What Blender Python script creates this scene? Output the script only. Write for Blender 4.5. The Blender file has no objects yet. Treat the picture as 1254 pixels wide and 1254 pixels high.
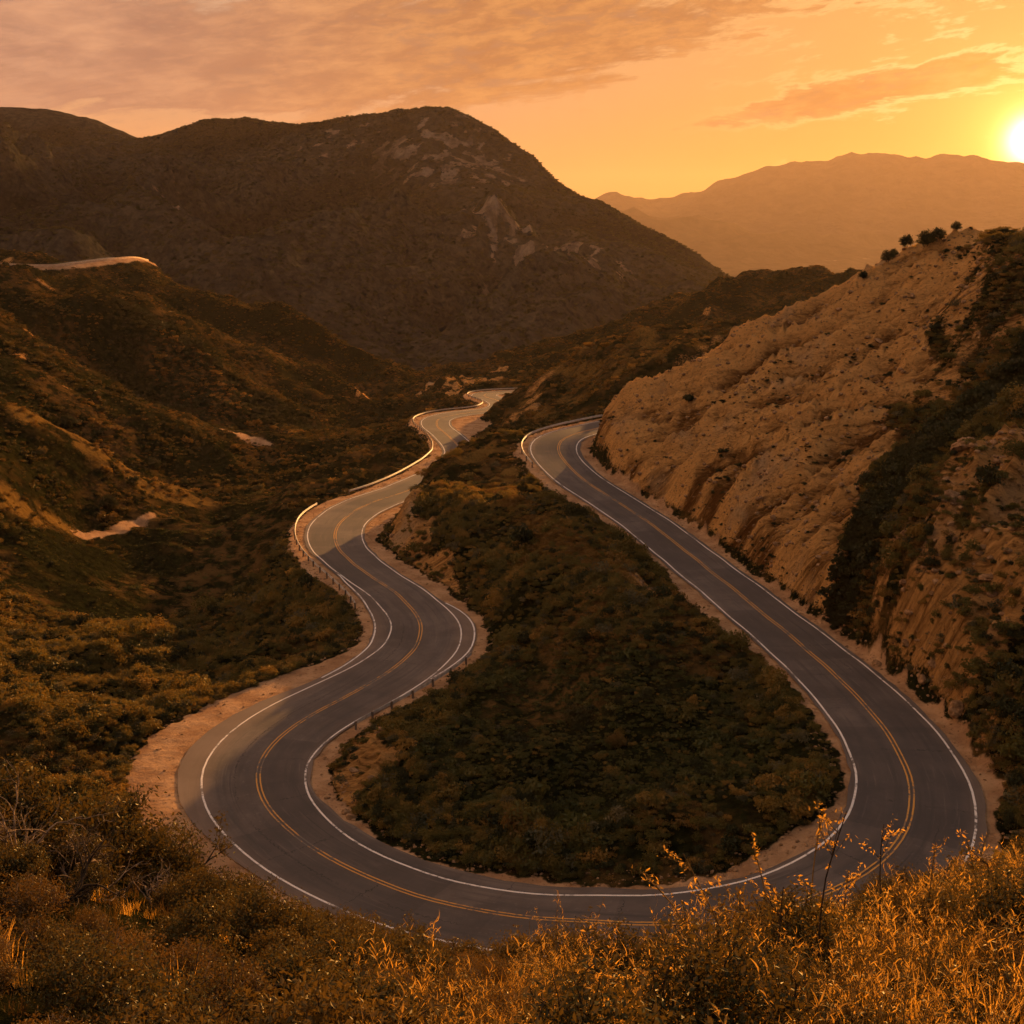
import bpy, math, random
import numpy as np
from mathutils import Vector

rs = np.random.RandomState(7)
random.seed(7)
scene = bpy.context.scene
COL = scene.collection

# ------------------------------------------------------------------ helpers
def tag(o, label=None, cat=None, group=None, kind=None):
    if label: o['label'] = label
    if cat: o['category'] = cat
    if group: o['group'] = group
    if kind: o['kind'] = kind
    return o

def make_mesh(name, V, F, mats=(), smooth=False, attrs=None, midx=None):
    V = np.asarray(V, dtype=np.float32); F = np.asarray(F, dtype=np.int32)
    me = bpy.data.meshes.new(name)
    n = F.shape[1]
    me.vertices.add(len(V)); me.vertices.foreach_set('co', V.ravel())
    me.loops.add(F.size); me.loops.foreach_set('vertex_index', F.ravel())
    me.polygons.add(len(F)); me.polygons.foreach_set('loop_start', np.arange(0, F.size, n, dtype=np.int32))
    if midx is not None: me.polygons.foreach_set('material_index', np.asarray(midx, dtype=np.int32))
    me.polygons.foreach_set('use_smooth', np.full(len(F), smooth))
    for k, a in (attrs or {}).items():
        at = me.attributes.new(k, 'FLOAT', 'POINT'); at.data.foreach_set('value', np.asarray(a, dtype=np.float32))
    me.update(calc_edges=True); me.validate()
    for m in mats: me.materials.append(m)
    return me

def link(name, me, parent=None, loc=None):
    o = bpy.data.objects.new(name, me); COL.objects.link(o)
    if parent: o.parent = parent
    if loc is not None: o.location = loc
    return o

def empty(name, loc=(0, 0, 0), rz=0):
    o = bpy.data.objects.new(name, None); COL.objects.link(o)
    o.empty_display_size = 0.3; o.location = loc; o.rotation_euler = (0, 0, rz)
    return o

def sstep(a, b, x):
    t = np.clip((x - a) / (b - a), 0, 1); return t * t * (3 - 2 * t)

# ------------------------------------------------------------------ noise
_perm = np.random.RandomState(3).permutation(512).astype(np.int64)
_ang = np.random.RandomState(4).rand(512) * 2 * np.pi
def perlin(x, y, seed=0):
    x = np.asarray(x, float) + seed * 17.31; y = np.asarray(y, float) - seed * 9.77
    xi = np.floor(x).astype(np.int64); yi = np.floor(y).astype(np.int64)
    fx = x - xi; fy = y - yi
    def g(ix, iy, dx, dy):
        h = _perm[(_perm[ix & 511] + iy) & 511]; a = _ang[h]
        return np.cos(a) * dx + np.sin(a) * dy
    u = fx * fx * fx * (fx * (fx * 6 - 15) + 10); v = fy * fy * fy * (fy * (fy * 6 - 15) + 10)
    n00 = g(xi, yi, fx, fy); n10 = g(xi + 1, yi, fx - 1, fy)
    n01 = g(xi, yi + 1, fx, fy - 1); n11 = g(xi + 1, yi + 1, fx - 1, fy - 1)
    return 1.5 * ((n00 * (1 - u) + n10 * u) * (1 - v) + (n01 * (1 - u) + n11 * u) * v)
def fbm(x, y, o=4, seed=0, gain=.5):
    s = 0; a = 1
    for i in range(o):
        s = s + a * perlin(x * 2 ** i, y * 2 ** i, seed + i); a *= gain
    return s
def ridged(x, y, o=4, seed=0, gain=.5):
    s = 0; a = 1; w = 1
    for i in range(o):
        n = 1 - np.abs(perlin(x * 2 ** i, y * 2 ** i, seed + i)); n = n * n
        s = s + a * n * w; w = np.clip(n * 1.6, 0, 1); a *= gain
    return s

# ------------------------------------------------------------------ camera (at the origin, looking along +Y)
FPX, HOR, W0 = 1450.0, 298.0, 1254.0
PITCH = math.atan((W0 / 2 - HOR) / FPX)
cp, sp = math.cos(PITCH), math.sin(PITCH)
def at(px, py, d):
    u = (px - 627) / FPX; v = (627 - py) / FPX
    ry = cp + v * sp; rz = -sp + v * cp
    return np.array([u, ry, rz]) * (d / ry)
def atz(px, py, z):
    u = (px - 627) / FPX; v = (627 - py) / FPX
    ry = cp + v * sp; rz = -sp + v * cp
    return np.array([u, ry, rz]) * (z / rz)
def topix(P):
    d = P[:, 1] * cp - P[:, 2] * sp; up = P[:, 1] * sp + P[:, 2] * cp
    return 627 + FPX * P[:, 0] / d, 627 - FPX * up / d, d

cam = bpy.data.cameras.new('Camera'); camo = bpy.data.objects.new('Camera', cam); COL.objects.link(camo)
cam.sensor_width = 36; cam.lens = 36 * FPX / W0; cam.clip_start = .1; cam.clip_end = 40000
camo.rotation_euler = (math.pi / 2 - PITCH, 0, 0)
scene.camera = camo

# ------------------------------------------------------------------ road centreline
CL = [[52,212,-28.6],[44,211.6,-28.9],[36,210.6,-29.2],[28.5,208.6,-29.7],[21,204.4,-30.1],[14.4,199.0,-30.6],[10.9,195.6,-30.9],[8.6,192.6,-31.3],[7.6,189.2,-31.8],[7.5,185.6,-32.4],[8.1,182.0,-33.0],[9.1,178.1,-33.6],[10.4,174.4,-34.3],[12.0,170.7,-34.9],[13.7,167.1,-35.4],[15.5,163.5,-36.0],[17.1,159.9,-36.5],[18.6,156.2,-36.9],[19.8,152.4,-37.3],[20.9,148.5,-37.6],[21.8,144.6,-37.8],[22.7,140.7,-37.9],[23.4,136.8,-38.0],[24.1,132.9,-38.0],[24.8,128.9,-37.9],[25.4,125.0,-37.9],[25.9,121.0,-37.8],[26.4,117.0,-37.7],[26.9,113.1,-37.5],[27.4,109.1,-37.4],[27.8,105.1,-37.3],[28.2,101.1,-37.1],[28.5,97.2,-37.0],[28.7,93.2,-36.8],[28.8,89.2,-36.7],[28.8,85.2,-36.6],[28.5,81.2,-36.6],[28.0,77.2,-36.7],[26.9,73.4,-36.8],[25.3,69.9,-37.0],[22.9,66.9,-37.4],[19.8,64.6,-37.8],[16.2,63.2,-38.3],[12.4,62.9,-38.9],[8.5,63.3,-39.5],[4.6,64.4,-40.0],[0.9,65.8,-40.6],[-2.6,67.6,-41.1],[-6.0,69.7,-41.5],[-9.1,72.2,-41.8],[-12.0,75.0,-42.1],[-14.6,77.9,-42.3],[-17.0,81.1,-42.4],[-19.0,84.5,-42.5],[-20.4,88.2,-42.6],[-21.1,92.0,-42.6],[-20.9,95.9,-42.6],[-19.9,99.7,-42.6],[-18.3,103.3,-42.6],[-16.3,106.8,-42.6],[-14.3,110.2,-42.5],[-12.6,113.8,-42.5],[-11.3,117.5,-42.5],[-10.4,121.4,-42.5],[-10.2,125.4,-42.4],[-10.5,129.3,-42.4],[-11.4,133.2,-42.4],[-12.7,136.9,-42.4],[-14.2,140.6,-42.3],[-16.0,144.2,-42.3],[-17.8,147.7,-42.4],[-19.6,151.3,-42.4],[-21.4,154.9,-42.4],[-22.9,158.6,-42.4],[-24.3,162.3,-42.5],[-25.4,166.2,-42.5],[-26.2,170.1,-42.5],[-26.7,174.0,-42.6],[-26.9,178.0,-42.6],[-26.8,182.0,-42.7],[-26.4,186.0,-42.8],[-25.7,189.9,-42.8],[-24.7,193.7,-42.9],[-23.3,197.4,-42.9],[-21.6,201.1,-43.0],[-19.9,204.7,-43.1],[-18.4,208.4,-43.2],[-17.1,212.2,-43.2],[-15.9,216.0,-43.3],[-14.9,219.8,-43.4],[-14.0,223.7,-43.5],[-13.3,227.7,-43.6],[-12.7,231.6,-43.7],[-12.2,235.6,-43.8],[-11.7,239.6,-43.9],[-11.4,243.6,-44.0],[-11.2,247.5,-44.1],[-11.1,251.5,-44.2],[-11.2,255.5,-44.4],[-11.6,259.5,-44.5],[-12.1,263.5,-44.6],[-12.7,267.4,-44.7],[-13.4,271.4,-44.8],[-14.2,275.3,-44.9],[-14.9,279.2,-45.0],[-15.6,283.2,-45.2],[-16.4,287.1,-45.3],[-17.3,291.0,-45.4],[-18.2,295.0,-45.5],[-18.9,298.9,-45.6],[-19.4,302.9,-45.7],[-19.7,306.9,-45.8],[-19.8,310.9,-45.8],[-19.4,314.9,-45.9],[-18.4,318.8,-46.0],[-16.9,322.6,-46.1],[-15.0,326.0,-46.2],[-12.6,329.3,-46.3],[-9.8,332.3,-46.4],[-7.1,335.4,-46.5],[-5.0,338.8,-46.6],[-3.6,342.4,-46.6],[-2.9,346.3,-46.7],[-2.7,350.2,-46.8],[-2.9,354.2,-46.9],[-3.6,358.2,-47.0],[-4.6,362.2,-47.0],[-5.9,366.2,-47.1],[-7.4,370.1,-47.2],[-8.7,374.1,-47.2],[-8.9,378.2,-47.3],[-7.0,382.3,-47.3],[-2.6,385.6,-47.4],[3.5,387.6,-47.4],[10,388.8,-47.5],[18,389.5,-47.5],[27,390,-47.6]]
CL = np.array(CL)
S_OFF = 0.0
def resample(P, step):
    L = np.r_[0, np.cumsum(np.linalg.norm(np.diff(P[:, :2], axis=0), axis=1))]
    n = int(L[-1] / step); s = np.linspace(0, L[-1], n + 1)
    # catmull-rom in arc length
    i = np.clip(np.searchsorted(L, s, side='right') - 1, 0, len(P) - 2)
    t = ((s - L[i]) / (L[i + 1] - L[i]))[:, None]
    Q = np.vstack([2 * P[0] - P[1], P, 2 * P[-1] - P[-2]])
    p0, p1, p2, p3 = Q[i], Q[i + 1], Q[i + 2], Q[i + 3]
    return .5 * (2 * p1 + (p2 - p0) * t + (2 * p0 - 5 * p1 + 4 * p2 - p3) * t ** 2 + (3 * p1 - p0 - 3 * p2 + p3) * t ** 3), s
RC, RS = resample(CL, 1.5)
# arc length zero sits at the crest bend
_z0 = RS[np.argmin(np.linalg.norm(RC[:, :2] - np.array([14.4, 199.0]), axis=1))]
RS = RS - _z0
RT = np.gradient(RC[:, :2], axis=0); RT /= np.linalg.norm(RT, axis=1)[:, None]
for _ in range(2): RT[1:-1] = (RT[:-2] + 2 * RT[1:-1] + RT[2:]) / 4
RT /= np.linalg.norm(RT, axis=1)[:, None]
RN = np.c_[RT[:, 1], -RT[:, 0]]          # right hand side of travel = side A (inside of the big hairpin)
def tab(*p):
    p = np.array(p, float); return np.interp(RS, p[:, 0], p[:, 1])
def smooth(a, n=5):
    k = np.hanning(n + 2)[1:-1]; k /= k.sum()
    return np.convolve(np.pad(a, n // 2, 'edge'), k, 'valid')
wA = smooth(tab((-40,4),(11,4.5),(25,4.4),(41,4.2),(70,4),(103,3.6),(125,3.6),(140,3.8),(155,3.3),(165,2.7),(180,2.6),(192,3.5),(203,4.3),(218,4.6),(236,4.6),(243,3.9),(254,3.5),(267,3.8),(296,4.1),(307,4.6),(340,4.0),(379,3.4),(427,3.3),(453,4),(520,4)), 9)
wB = smooth(tab((-40,3.6),(0,3.2),(21,2.7),(30,3.1),(58,3.1),(95,3.4),(118,3.8),(140,4.2),(170,3.9),(188,4.2),(204,4.8),(214,4.8),(221,4.2),(235,3.3),(266,3.3),(287,4.2),(303,4.7),(316,5.2),(332,5),(355,3.5),(380,3.5),(406,3.5),(430,4.2),(445,5),(460,4),(520,3.8)), 9)
pA = np.maximum(wA + .4, smooth(tab((215,4),(219,4.6),(224,5.4),(230,6.3),(237,6.3),(242,5.6),(247,3.9)), 7))
pB = np.maximum(wB + .5, smooth(tab((112,3.5),(118,4.2),(129,4.7),(140,4.8),(160,4.8),(171,4.9),(183,5),(192,5.9),(200,6.9),(208,6.7),(216,5.4),(225,5.3),(240,5.4),(250,4.8),(262,3.8),(266,3)), 7))
dA = np.maximum(pA + .5, smooth(tab((-40,6),(3,6.2),(26,6.2),(34,7.2),(41,6.4),(51,5.3),(70,5.0),(78,6.6),(88,7.4),(95,5.2),(101,4.2),(110,4.0),(125,4.2),(131,5.0),(144,5.6),(149,5.2),(163,3.9),(177,3.8),(187,4.5),(195,5.3),(212,6),(230,7.3),(247,6.2),(263,6.4),(282,6.5),(299,7.5),(309,7.6),(330,5.5),(360,5),(392,5),(402,8),(412,13),(424,14),(436,10),(445,6),(470,5),(478,9),(490,8),(500,5),(520,5)), 7))
dB = np.maximum(pB + .5, smooth(tab((-40,5.5),(3,5),(26,4.8),(51,5.0),(89,4.7),(115,5.2),(130,5.1),(150,5.3),(170,5.7),(181,6.2),(190,8.2),(198,10.3),(203,11.4),(206,10.6),(211,9.4),(216,9),(224,8),(229,6.8),(240,6.3),(250,6.1),(289,6.6),(304,7.6),(313,8),(340,7.5),(363,6.9),(387,5.4),(410,5),(437,8),(447,8),(473,6.5),(520,6.5)), 7))

def nearest_road(x, y):
    """index of nearest station, signed offset, for flat arrays"""
    n = len(x); idx = np.empty(n, np.int32); off = np.empty(n, np.float32)
    sub = np.arange(0, len(RC))
    for a in range(0, n, 20000):
        b = min(n, a + 20000)
        D = (x[a:b, None] - RC[None, :, 0]) ** 2 + (y[a:b, None] - RC[None, :, 1]) ** 2
        j = D.argmin(1); idx[a:b] = j
        dd = np.sqrt(D[np.arange(b - a), j])
        sg = np.sign((x[a:b] - RC[j, 0]) * RN[j, 0] + (y[a:b] - RC[j, 1]) * RN[j, 1])
        off[a:b] = dd * np.where(sg == 0, 1, sg)
    return idx, off

# ------------------------------------------------------------------ terrain control points
class RBF:
    def __init__(s, P, c=6.0, sm=0.0):
        P = np.array(P, float); s.P = P[:, :2]; s.c = c; n = len(P)
        A = np.sqrt(((s.P[:, None] - s.P[None]) ** 2).sum(2) + c * c) - np.eye(n) * sm
        B = np.c_[np.ones(n), s.P / 100.0]
        M = np.block([[A, B], [B.T, np.zeros((3, 3))]])
        s.w = np.linalg.solve(M, np.r_[P[:, 2], 0, 0, 0])
    def __call__(s, x, y):
        out = np.empty(len(x)); n = len(s.P)
        for a in range(0, len(x), 20000):
            b = a + 20000
            A = np.sqrt((x[a:b, None] - s.P[:, 0]) ** 2 + (y[a:b, None] - s.P[:, 1]) ** 2 + s.c ** 2)
            out[a:b] = A @ s.w[:n] + s.w[n] + (x[a:b] * s.w[n + 1] + y[a:b] * s.w[n + 2]) / 100.0
        return out

ctrl = []
for i in range(0, len(RC), 4):
    ctrl.append(RC[i])
def cz(px, py, z): ctrl.append(atz(px, py, z))
def cd(px, py, d): ctrl.append(at(px, py, d))
def cw(*p): ctrl.append(np.array(p, float))
# inside of the hairpin
for a in [(600,900,-41.6),(720,900,-41),(850,900,-39.4),(950,900,-37.8),(560,1000,-41.4),(700,1000,-40.2),(850,1010,-38.6),(980,985,-36.8),
          (480,935,-39.4),(650,850,-41.6),(560,850,-42),(720,830,-40),(850,800,-36.8),(900,850,-37.6),(620,780,-40.6),(680,690,-35.8),(620,700,-38.4),(760,735,-35.2),(840,732,-34.4),
          (640,620,-34.3),(590,650,-36.8),(700,640,-34.0),(475,640,-39.6),(500,608,-37.2),(540,577,-35.0),(580,553,-33.2),(610,540,-32.4),(640,532,-31.8),(530,640,-37.6),(560,700,-39.9)]: cz(*a)
# spur behind the crest
for a in [(600,535,-44.5),(620,520,-44),(640,505,-42.5)]: cz(*a)
for a in [(660,500,296),(700,480,281),(740,480,261),(720,500,241),(640,480,335),(670,460,332),(700,445,330),(730,428,325),(760,415,320),
          (800,403,310),(850,402,295),(900,405,280),(800,440,245),(850,425,250)]: cd(*a)
for x, y in [(20,350),(45,360),(70,350)]: cw(x, y, -46)
# cut slope right of the upper road
for a in [(740,492,192),(780,476,188),(830,446,185),(900,424,182),(960,391,180),(1030,363,178),(1080,333,175),(1130,309,170),(1180,303,166),(1254,297,164),(1254,300,150),(1220,306,156),
          (1000,560,142),(900,540,158),(820,540,172),(1060,480,152),(1150,400,155),(1200,360,150),(1000,450,165),
          (1254,505,115),(1180,560,112),(1100,640,107),(1050,705,106),(1254,440,140),(1150,540,132),(1060,620,123),(1010,705,117),
          (1254,700,90),(1254,900,77),(1150,760,93),(1180,850,86),(1200,650,98)]: cd(*a)
# behind and beyond the cut slope
for a in [(30,234,-35),(50,240,-34),(24,222,-33),(70,232,-24),(75,195,-6),(55,203,-15),(40,196,-19),(92,170,0.5),(120,190,4),(130,240,2),(110,120,-4),(85,95,-14),(62,70,-23),(90,260,-8),(150,320,-15),(60,20,-7),(110,60,-6),(180,150,10),(45,66,-31)]: cw(*a)
# near knoll under the camera
for a in [(0,0,-2.0),(0,-10,-1),(-16,-6,-1.2),(16,-6,-1.2),(0,5,-4.4),(0,10,-7.7),(0,18,-12.8),(0,30,-23),(0,42,-32),(0,52,-37.8),
          (-5,6,-4.4),(-6,12,-6.9),(-7,16,-8.6),(-5,17,-10.4),(-3.5,18,-11.8),(-9,20,-11.0),(-10,28,-17.6),(-13,40,-29),(-21,54,-38.5),(-20,10,-5.3),(-22,22,-10),(-25,35,-19.5),(-32,55,-32),(-42,75,-41),
          (2,12,-8.5),(5.5,12,-7.2),(7,12,-6.7),(4,8,-5.4),(3,6,-4.2),(1.5,6,-4.6),(3,18,-12.5),(8,18,-10.4),(10,26,-16.5),(16,38,-27),(26,48,-33.3),(15,8,-5),(20,20,-9.5),(30,40,-22),(40,58,-30)]: cw(*a)
# left hills, valley
for a in [(0,332,420),(60,343,425),(120,350,430),(180,368,440),(240,394,450),(300,424,460),(360,450,470),(420,465,480),(480,490,490),
          (0,385,330),(60,420,330),(130,465,330),(200,500,325),(260,530,320),(330,545,315),
          (150,400,400),(250,460,400),(330,510,400),(400,520,400),(300,450,440),(400,490,450),(60,370,390),
          (0,480,230),(80,530,235),(150,575,240),(220,600,245),(100,490,290),(200,555,285),(290,580,290),
          (0,560,200),(80,610,205),(150,630,215),(140,650,215),(190,632,225),(90,672,205),(200,680,205),(250,640,235),(330,600,265),(400,560,300),(450,530,340),(500,512,378),
          (0,650,180),(0,720,160),(100,720,175),(200,740,180),(100,780,155),(0,790,130),(0,850,102),(80,850,115),(150,860,106),
          (300,800,134),(200,830,124),(250,760,160),(350,720,164),(330,690,172),(280,740,168),
          (380,605,225),(450,560,262),(480,540,290),(505,520,318)]: cd(*a)
for px_, py_, d_, dd_, dz_ in [(0,385,330,34,12),(60,420,330,34,12),(130,465,330,32,11),(200,500,325,30,10),(260,530,320,26,8),(0,480,230,24,9),(80,530,235,24,9),(150,575,240,22,8),(220,600,245,18,6),
                            (330,690,172,14,6),(280,740,168,14,6),(60,343,425,30,14),(120,350,430,30,12),(180,368,440,30,12),(240,394,450,30,12),(300,424,460,30,12)]:
    P_ = at(px_, py_, d_); ctrl.append(np.array([P_[0] * (1 + dd_ / d_), d_ + dd_, P_[2] - dz_]))
for a in [(-130,200,-28),(-165,250,-18),(-260,330,-2),(-280,430,8),(-100,120,-36),(-80,60,-24),(-70,15,-8),(-330,200,0),(-60,95,-41)]: cw(*a)
# behind ridge one: shelf of the distant road, then canyon
for a in [(0,330,490),(20,330,497),(90,333,507),(150,327,537)]: cd(*a)
for a in [(-100,540,-30),(-40,560,-62),(-20,620,-78),(-120,640,-60),(-230,640,-40),(-300,560,0),(60,640,-80),(180,640,-70)]: cw(*a)
# dark hill in the middle distance
for a in [(495,481,478),(540,463,490),(600,443,500),(640,431,510),(700,425,500),(760,395,530),(830,365,550),(900,345,560),(960,338,565),(1030,342,560),(1130,345,550),
          (560,485,440),(620,470,425)]: cd(*a)
for a in [(90,440,-44),(150,440,-30),(250,450,-20),(240,560,-10)]: cw(*a)
base = RBF(ctrl, c=7.0, sm=0.6)

def axis(lo, hi, a, b, fine, g, top):
    v = list(np.arange(a, b + 1e-6, fine)); s = fine
    up = []; p = b
    while p < hi: s = min(s * g, top); p += s; up.append(p)
    s = fine; dn = []; p = a
    while p > lo: s = min(s * g, top); p -= s; dn.append(p)
    return np.array(dn[::-1] + v + up)
GX = axis(-330, 240, -50, 80, .5, 1.03, 3.2)
GY = axis(-25, 650, 0, 205, .5, 1.02, 3.2)
gx, gy = np.meshgrid(GX, GY); tx, ty = gx.ravel(), gy.ravel()
print('terrain verts', len(tx))
tz = base(tx, ty)
ridx, roff = nearest_road(tx, ty)
aoff = np.abs(roff)
wdirt = np.where(roff > 0, dA[ridx], dB[ridx]); wpave = np.where(roff > 0, pA[ridx], pB[ridx])
rz = RC[ridx, 2]
edge = aoff - wdirt                                            # >0 outside the shoulder

def in_poly(x, y, poly, soft=0):
    poly = np.array(poly)[:, :2]; n = len(poly); c = np.zeros(len(x), bool); dm = np.full(len(x), 1e9)
    for i in range(n):
        x0, y0 = poly[i]; x1, y1 = poly[(i + 1) % n]
        c ^= ((y0 > y) != (y1 > y)) & (x < (x1 - x0) * (y - y0) / (y1 - y0 + 1e-12) + x0)
        dx, dy = x1 - x0, y1 - y0; t = np.clip(((x - x0) * dx + (y - y0) * dy) / (dx * dx + dy * dy), 0, 1)
        dm = np.minimum(dm, np.hypot(x - x0 - t * dx, y - y0 - t * dy))
    sd = np.where(c, dm, -dm)
    return sstep(-soft, soft, sd) if soft else c.astype(float)
# bare ground regions, in plan
cut_poly = [at(*a) for a in [(722,560,196),(745,494,196),(780,466,193),(830,441,191),(900,406,189),(960,376,187),(1030,348,186),(1080,318,183),(1130,293,178),(1200,281,168),
            (1170,380,155),(1135,440,152),(1110,520,143),(1085,575,134),(1020,690,119),(1000,762,108),(940,722,117),(850,650,139),(780,600,160)]]
near_poly = [at(*a) for a in [(1035,800,102),(1060,700,106),(1110,645,107),(1180,590,110),(1254,560,112),(1300,700,92),(1290,900,78),(1225,960,78),(1150,860,86)]]
face_poly = [at(*a) for a in [(448,672,165),(476,636,170),(502,606,178),(530,640,166),(540,690,150),(575,735,136),(592,775,126),(560,740,136),(505,700,152)]]
mound_poly = [at(*a) for a in [(400,1000,82),(392,960,86),(405,915,93),(440,890,98),(495,880,100),(478,930,91),(455,980,85),(425,1010,81)]]
knob_poly = [at(*a) for a in [(800,690,135),(850,730,124),(870,760,118),(830,780,114),(770,760,118),(740,720,130)]]
mix_poly = [at(*a) for a in [(1130,300,176),(1254,270,152),(1330,290,150),(1330,470,138),(1240,440,141),(1150,500,138),(1100,560,131),(1110,500,146),(1150,400,155)]]
gj = fbm(tx / 9, ty / 9, 4, 5)
soft_x, soft_y = tx + 2.5 * perlin(tx / 6, ty / 6, 60), ty + 2.5 * perlin(tx / 6, ty / 6, 61)
m_cut = in_poly(soft_x, soft_y, cut_poly, 2.0)
m_near = in_poly(soft_x, soft_y, near_poly, 2.5)
m_face = in_poly(soft_x, soft_y, face_poly, 1.0)
m_mound = in_poly(soft_x, soft_y, mound_poly, .8)
m_mix = in_poly(soft_x, soft_y, mix_poly, 3.0)
m_knob = in_poly(soft_x, soft_y, knob_poly, 2.0)

# relief: gullies down the fall line of the cut slope
tc = tx * .186 - ty * .98; tp = tx * .98 + ty * .186
warp = 1.2 * fbm(tx / 14, ty / 14, 3, 11)
tc2 = tx * .41 + ty * .91; tp2 = tx * .91 - ty * .41
g1 = ridged((tc2 + warp * 1.6) / 9.5, tp2 / 50 + .2 * warp, 2, 21)
g2 = ridged((tc2 + warp * .9) / 3.6, tp2 / 15, 3, 25)
g3 = ridged((tc2 + .3 * tp2 + warp) / 1.6, tp2 / 4.5, 2, 29)
rsh = lambda q: q - q[m_cut > .5].mean()
g4 = np.abs(perlin(tc2 / .95 + warp * .5, tp2 / 4.0, 35)) + .6 * np.abs(perlin(tc2 / 2.3 + warp, tp2 / 11, 36))
rel_cut = rsh(g1) * 2.3 + rsh(g2) * 1.9 + rsh(g3) * .8 - rsh(g4) * 1.0 + .4 * perlin(tx / 1.2, ty / 1.2, 33)
rib_shade = np.clip(.5 + .55 * (g1 - .75) + .8 * (g2 - .75) + .35 * (g3 - .7), 0, 1)
rn_ = ridged(tx / 9, ty / 7, 5, 41, .6)
rel_near = (rn_ - rn_[m_near > .5].mean()) * 2.4 + .5 * fbm(tx / 2.2, ty / 2.2, 3, 43)
rel_face = (ridged(tx / 4, ty / 4, 3, 47) - .7) * 1.3 + .3 * fbm(tx / 1.2, ty / 1.2, 2, 48)
far = np.clip((ty - 170) / 230, 0, 1)
leftw = sstep(-40, -70, tx) * sstep(120, 200, ty)
rel_veg = .55 * fbm(tx / 12, ty / 12, 4, 51) + .25 * fbm(tx / 3, ty / 3, 2, 55)
hillw = np.maximum(leftw, sstep(300, 400, ty))
rel_hill = hillw * ((ridged((tx + 8 * fbm(tx / 40, ty / 40, 2, 70)) / 46, (ty + 8 * fbm(tx / 40, ty / 40, 2, 73)) / 60, 4, 57, .5) - .95) * (1.8 + 3.4 * far) + .8 * fbm(tx / 9, ty / 9, 3, 59))
rel_inner = (1 - hillw) * (ridged(tx / 17, ty / 21, 3, 63) - .8) * 2.0 * sstep(30, 70, ty)
bare = np.maximum.reduce([m_cut, m_near, m_face, m_mound])
rel = rel_cut * m_cut + rel_near * m_near * (1 - m_cut) + rel_face * np.maximum(m_face, 1.15 * m_mound) + (rel_veg + rel_hill + rel_inner) * (1 - np.maximum.reduce([m_cut, m_near, m_face]) * .8)
rel *= np.where(ty < 26, .4, 1.0)
rel *= sstep(0.3, 5.0, edge)
blend = np.where(m_near + m_cut > .3, 2.6, 5.0)
k = sstep(0, 1, edge / blend)
shoulder = rz - .06 - .02 * np.clip(aoff - wpave, 0, 20) + .05 * fbm(tx / 1.5, ty / 1.5, 3, 66) * sstep(.2, 1.5, aoff - wpave)
shoulder = np.where(aoff < wpave + .15, rz - .12, shoulder)
tz = np.where(edge < 0, shoulder, shoulder * (1 - k) + (tz + rel) * k)
FRP, _ = resample(np.array([at(*a) for a in [(-60,321,498),(15,324,503),(60,325,508),(100,321,522),(148,315.5,548),(170,319,580)]]), 3.0)
fm_ = (ty > 440) & (tx < -60); fi = np.where(fm_)[0]
D_ = (tx[fi, None] - FRP[None, :, 0]) ** 2 + (ty[fi, None] - FRP[None, :, 1]) ** 2; fj = D_.argmin(1); fd = np.sqrt(D_.min(1))
tz[fi] = np.where(fd < 5, FRP[fj, 2] - .15, (FRP[fj, 2] - .15 - .55 * np.clip(fd - 5, 0, 30)) * (1 - sstep(7, 22, fd)) + np.minimum(tz[fi], FRP[fj, 2] + np.where(ty[fi] < FRP[fj, 1], -1.0, 40)) * sstep(7, 22, fd))
m_far = np.zeros(len(tx)); m_far[fi] = sstep(9, 6.5, fd)
TZ = tz.reshape(gx.shape)
def ground(x, y):
    x = np.atleast_1d(np.asarray(x, float)); y = np.atleast_1d(np.asarray(y, float))
    i = np.clip(np.searchsorted(GX, x) - 1, 0, len(GX) - 2); j = np.clip(np.searchsorted(GY, y) - 1, 0, len(GY) - 2)
    u = np.clip((x - GX[i]) / (GX[i + 1] - GX[i]), 0, 1); v = np.clip((y - GY[j]) / (GY[j + 1] - GY[j]), 0, 1)
    return (TZ[j, i] * (1 - u) + TZ[j, i + 1] * u) * (1 - v) + (TZ[j + 1, i] * (1 - u) + TZ[j + 1, i + 1] * u) * v
def gridsample(A, x, y):
    A = A.reshape(gx.shape)
    i = np.clip(np.searchsorted(GX, x) - 1, 0, len(GX) - 2); j = np.clip(np.searchsorted(GY, y) - 1, 0, len(GY) - 2)
    return A[j, i]
slope = np.hypot(*np.gradient(TZ, GY, GX)).ravel()

# other pale tracks in the valley
track_poly = [at(*a) for a in [(85,676,203),(130,657,212),(190,631,226),(195,633,225),(145,660,210),(95,679,202)]]
trk2 = [at(*a) for a in [(255,529,322),(300,541,318),(335,544,316),(335,551,312),(290,549,314)]]
m_track = np.maximum(in_poly(tx + 1.2 * perlin(tx / 4, ty / 4, 80), ty, track_poly, 1.0), in_poly(tx, ty, trk2, 1.0))
outc = sstep(.62, .8, fbm(tx / 22, ty / 22, 5, 91)) * sstep(.35, .6, slope) * hillw      # outcrops on the hills
canyon = [at(*a) for a in [(492,484,470),(540,466,488),(600,446,498),(625,440,503),(610,470,430),(560,490,430),(510,492,440)]]
m_can = in_poly(tx + 6 * perlin(tx / 9, ty / 9, 95), ty + 6 * perlin(tx / 9, ty / 9, 96), canyon, 3) * sstep(-.15, .25, fbm(tx / 9, ty / 9, 3, 97))
spurface = [at(*a) for a in [(590,540,290),(612,508,300),(650,486,318),(690,462,322),(660,505,292),(625,530,280)]]
m_spurrock = .62 * np.maximum(in_poly(soft_x, soft_y, spurface, 3) * sstep(-.5, .1, gj), in_poly(soft_x, soft_y, [at(*a) for a in [(800,450,232),(845,425,250),(880,412,272),(900,420,260),(850,445,238)]], 3) * .8)
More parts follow.
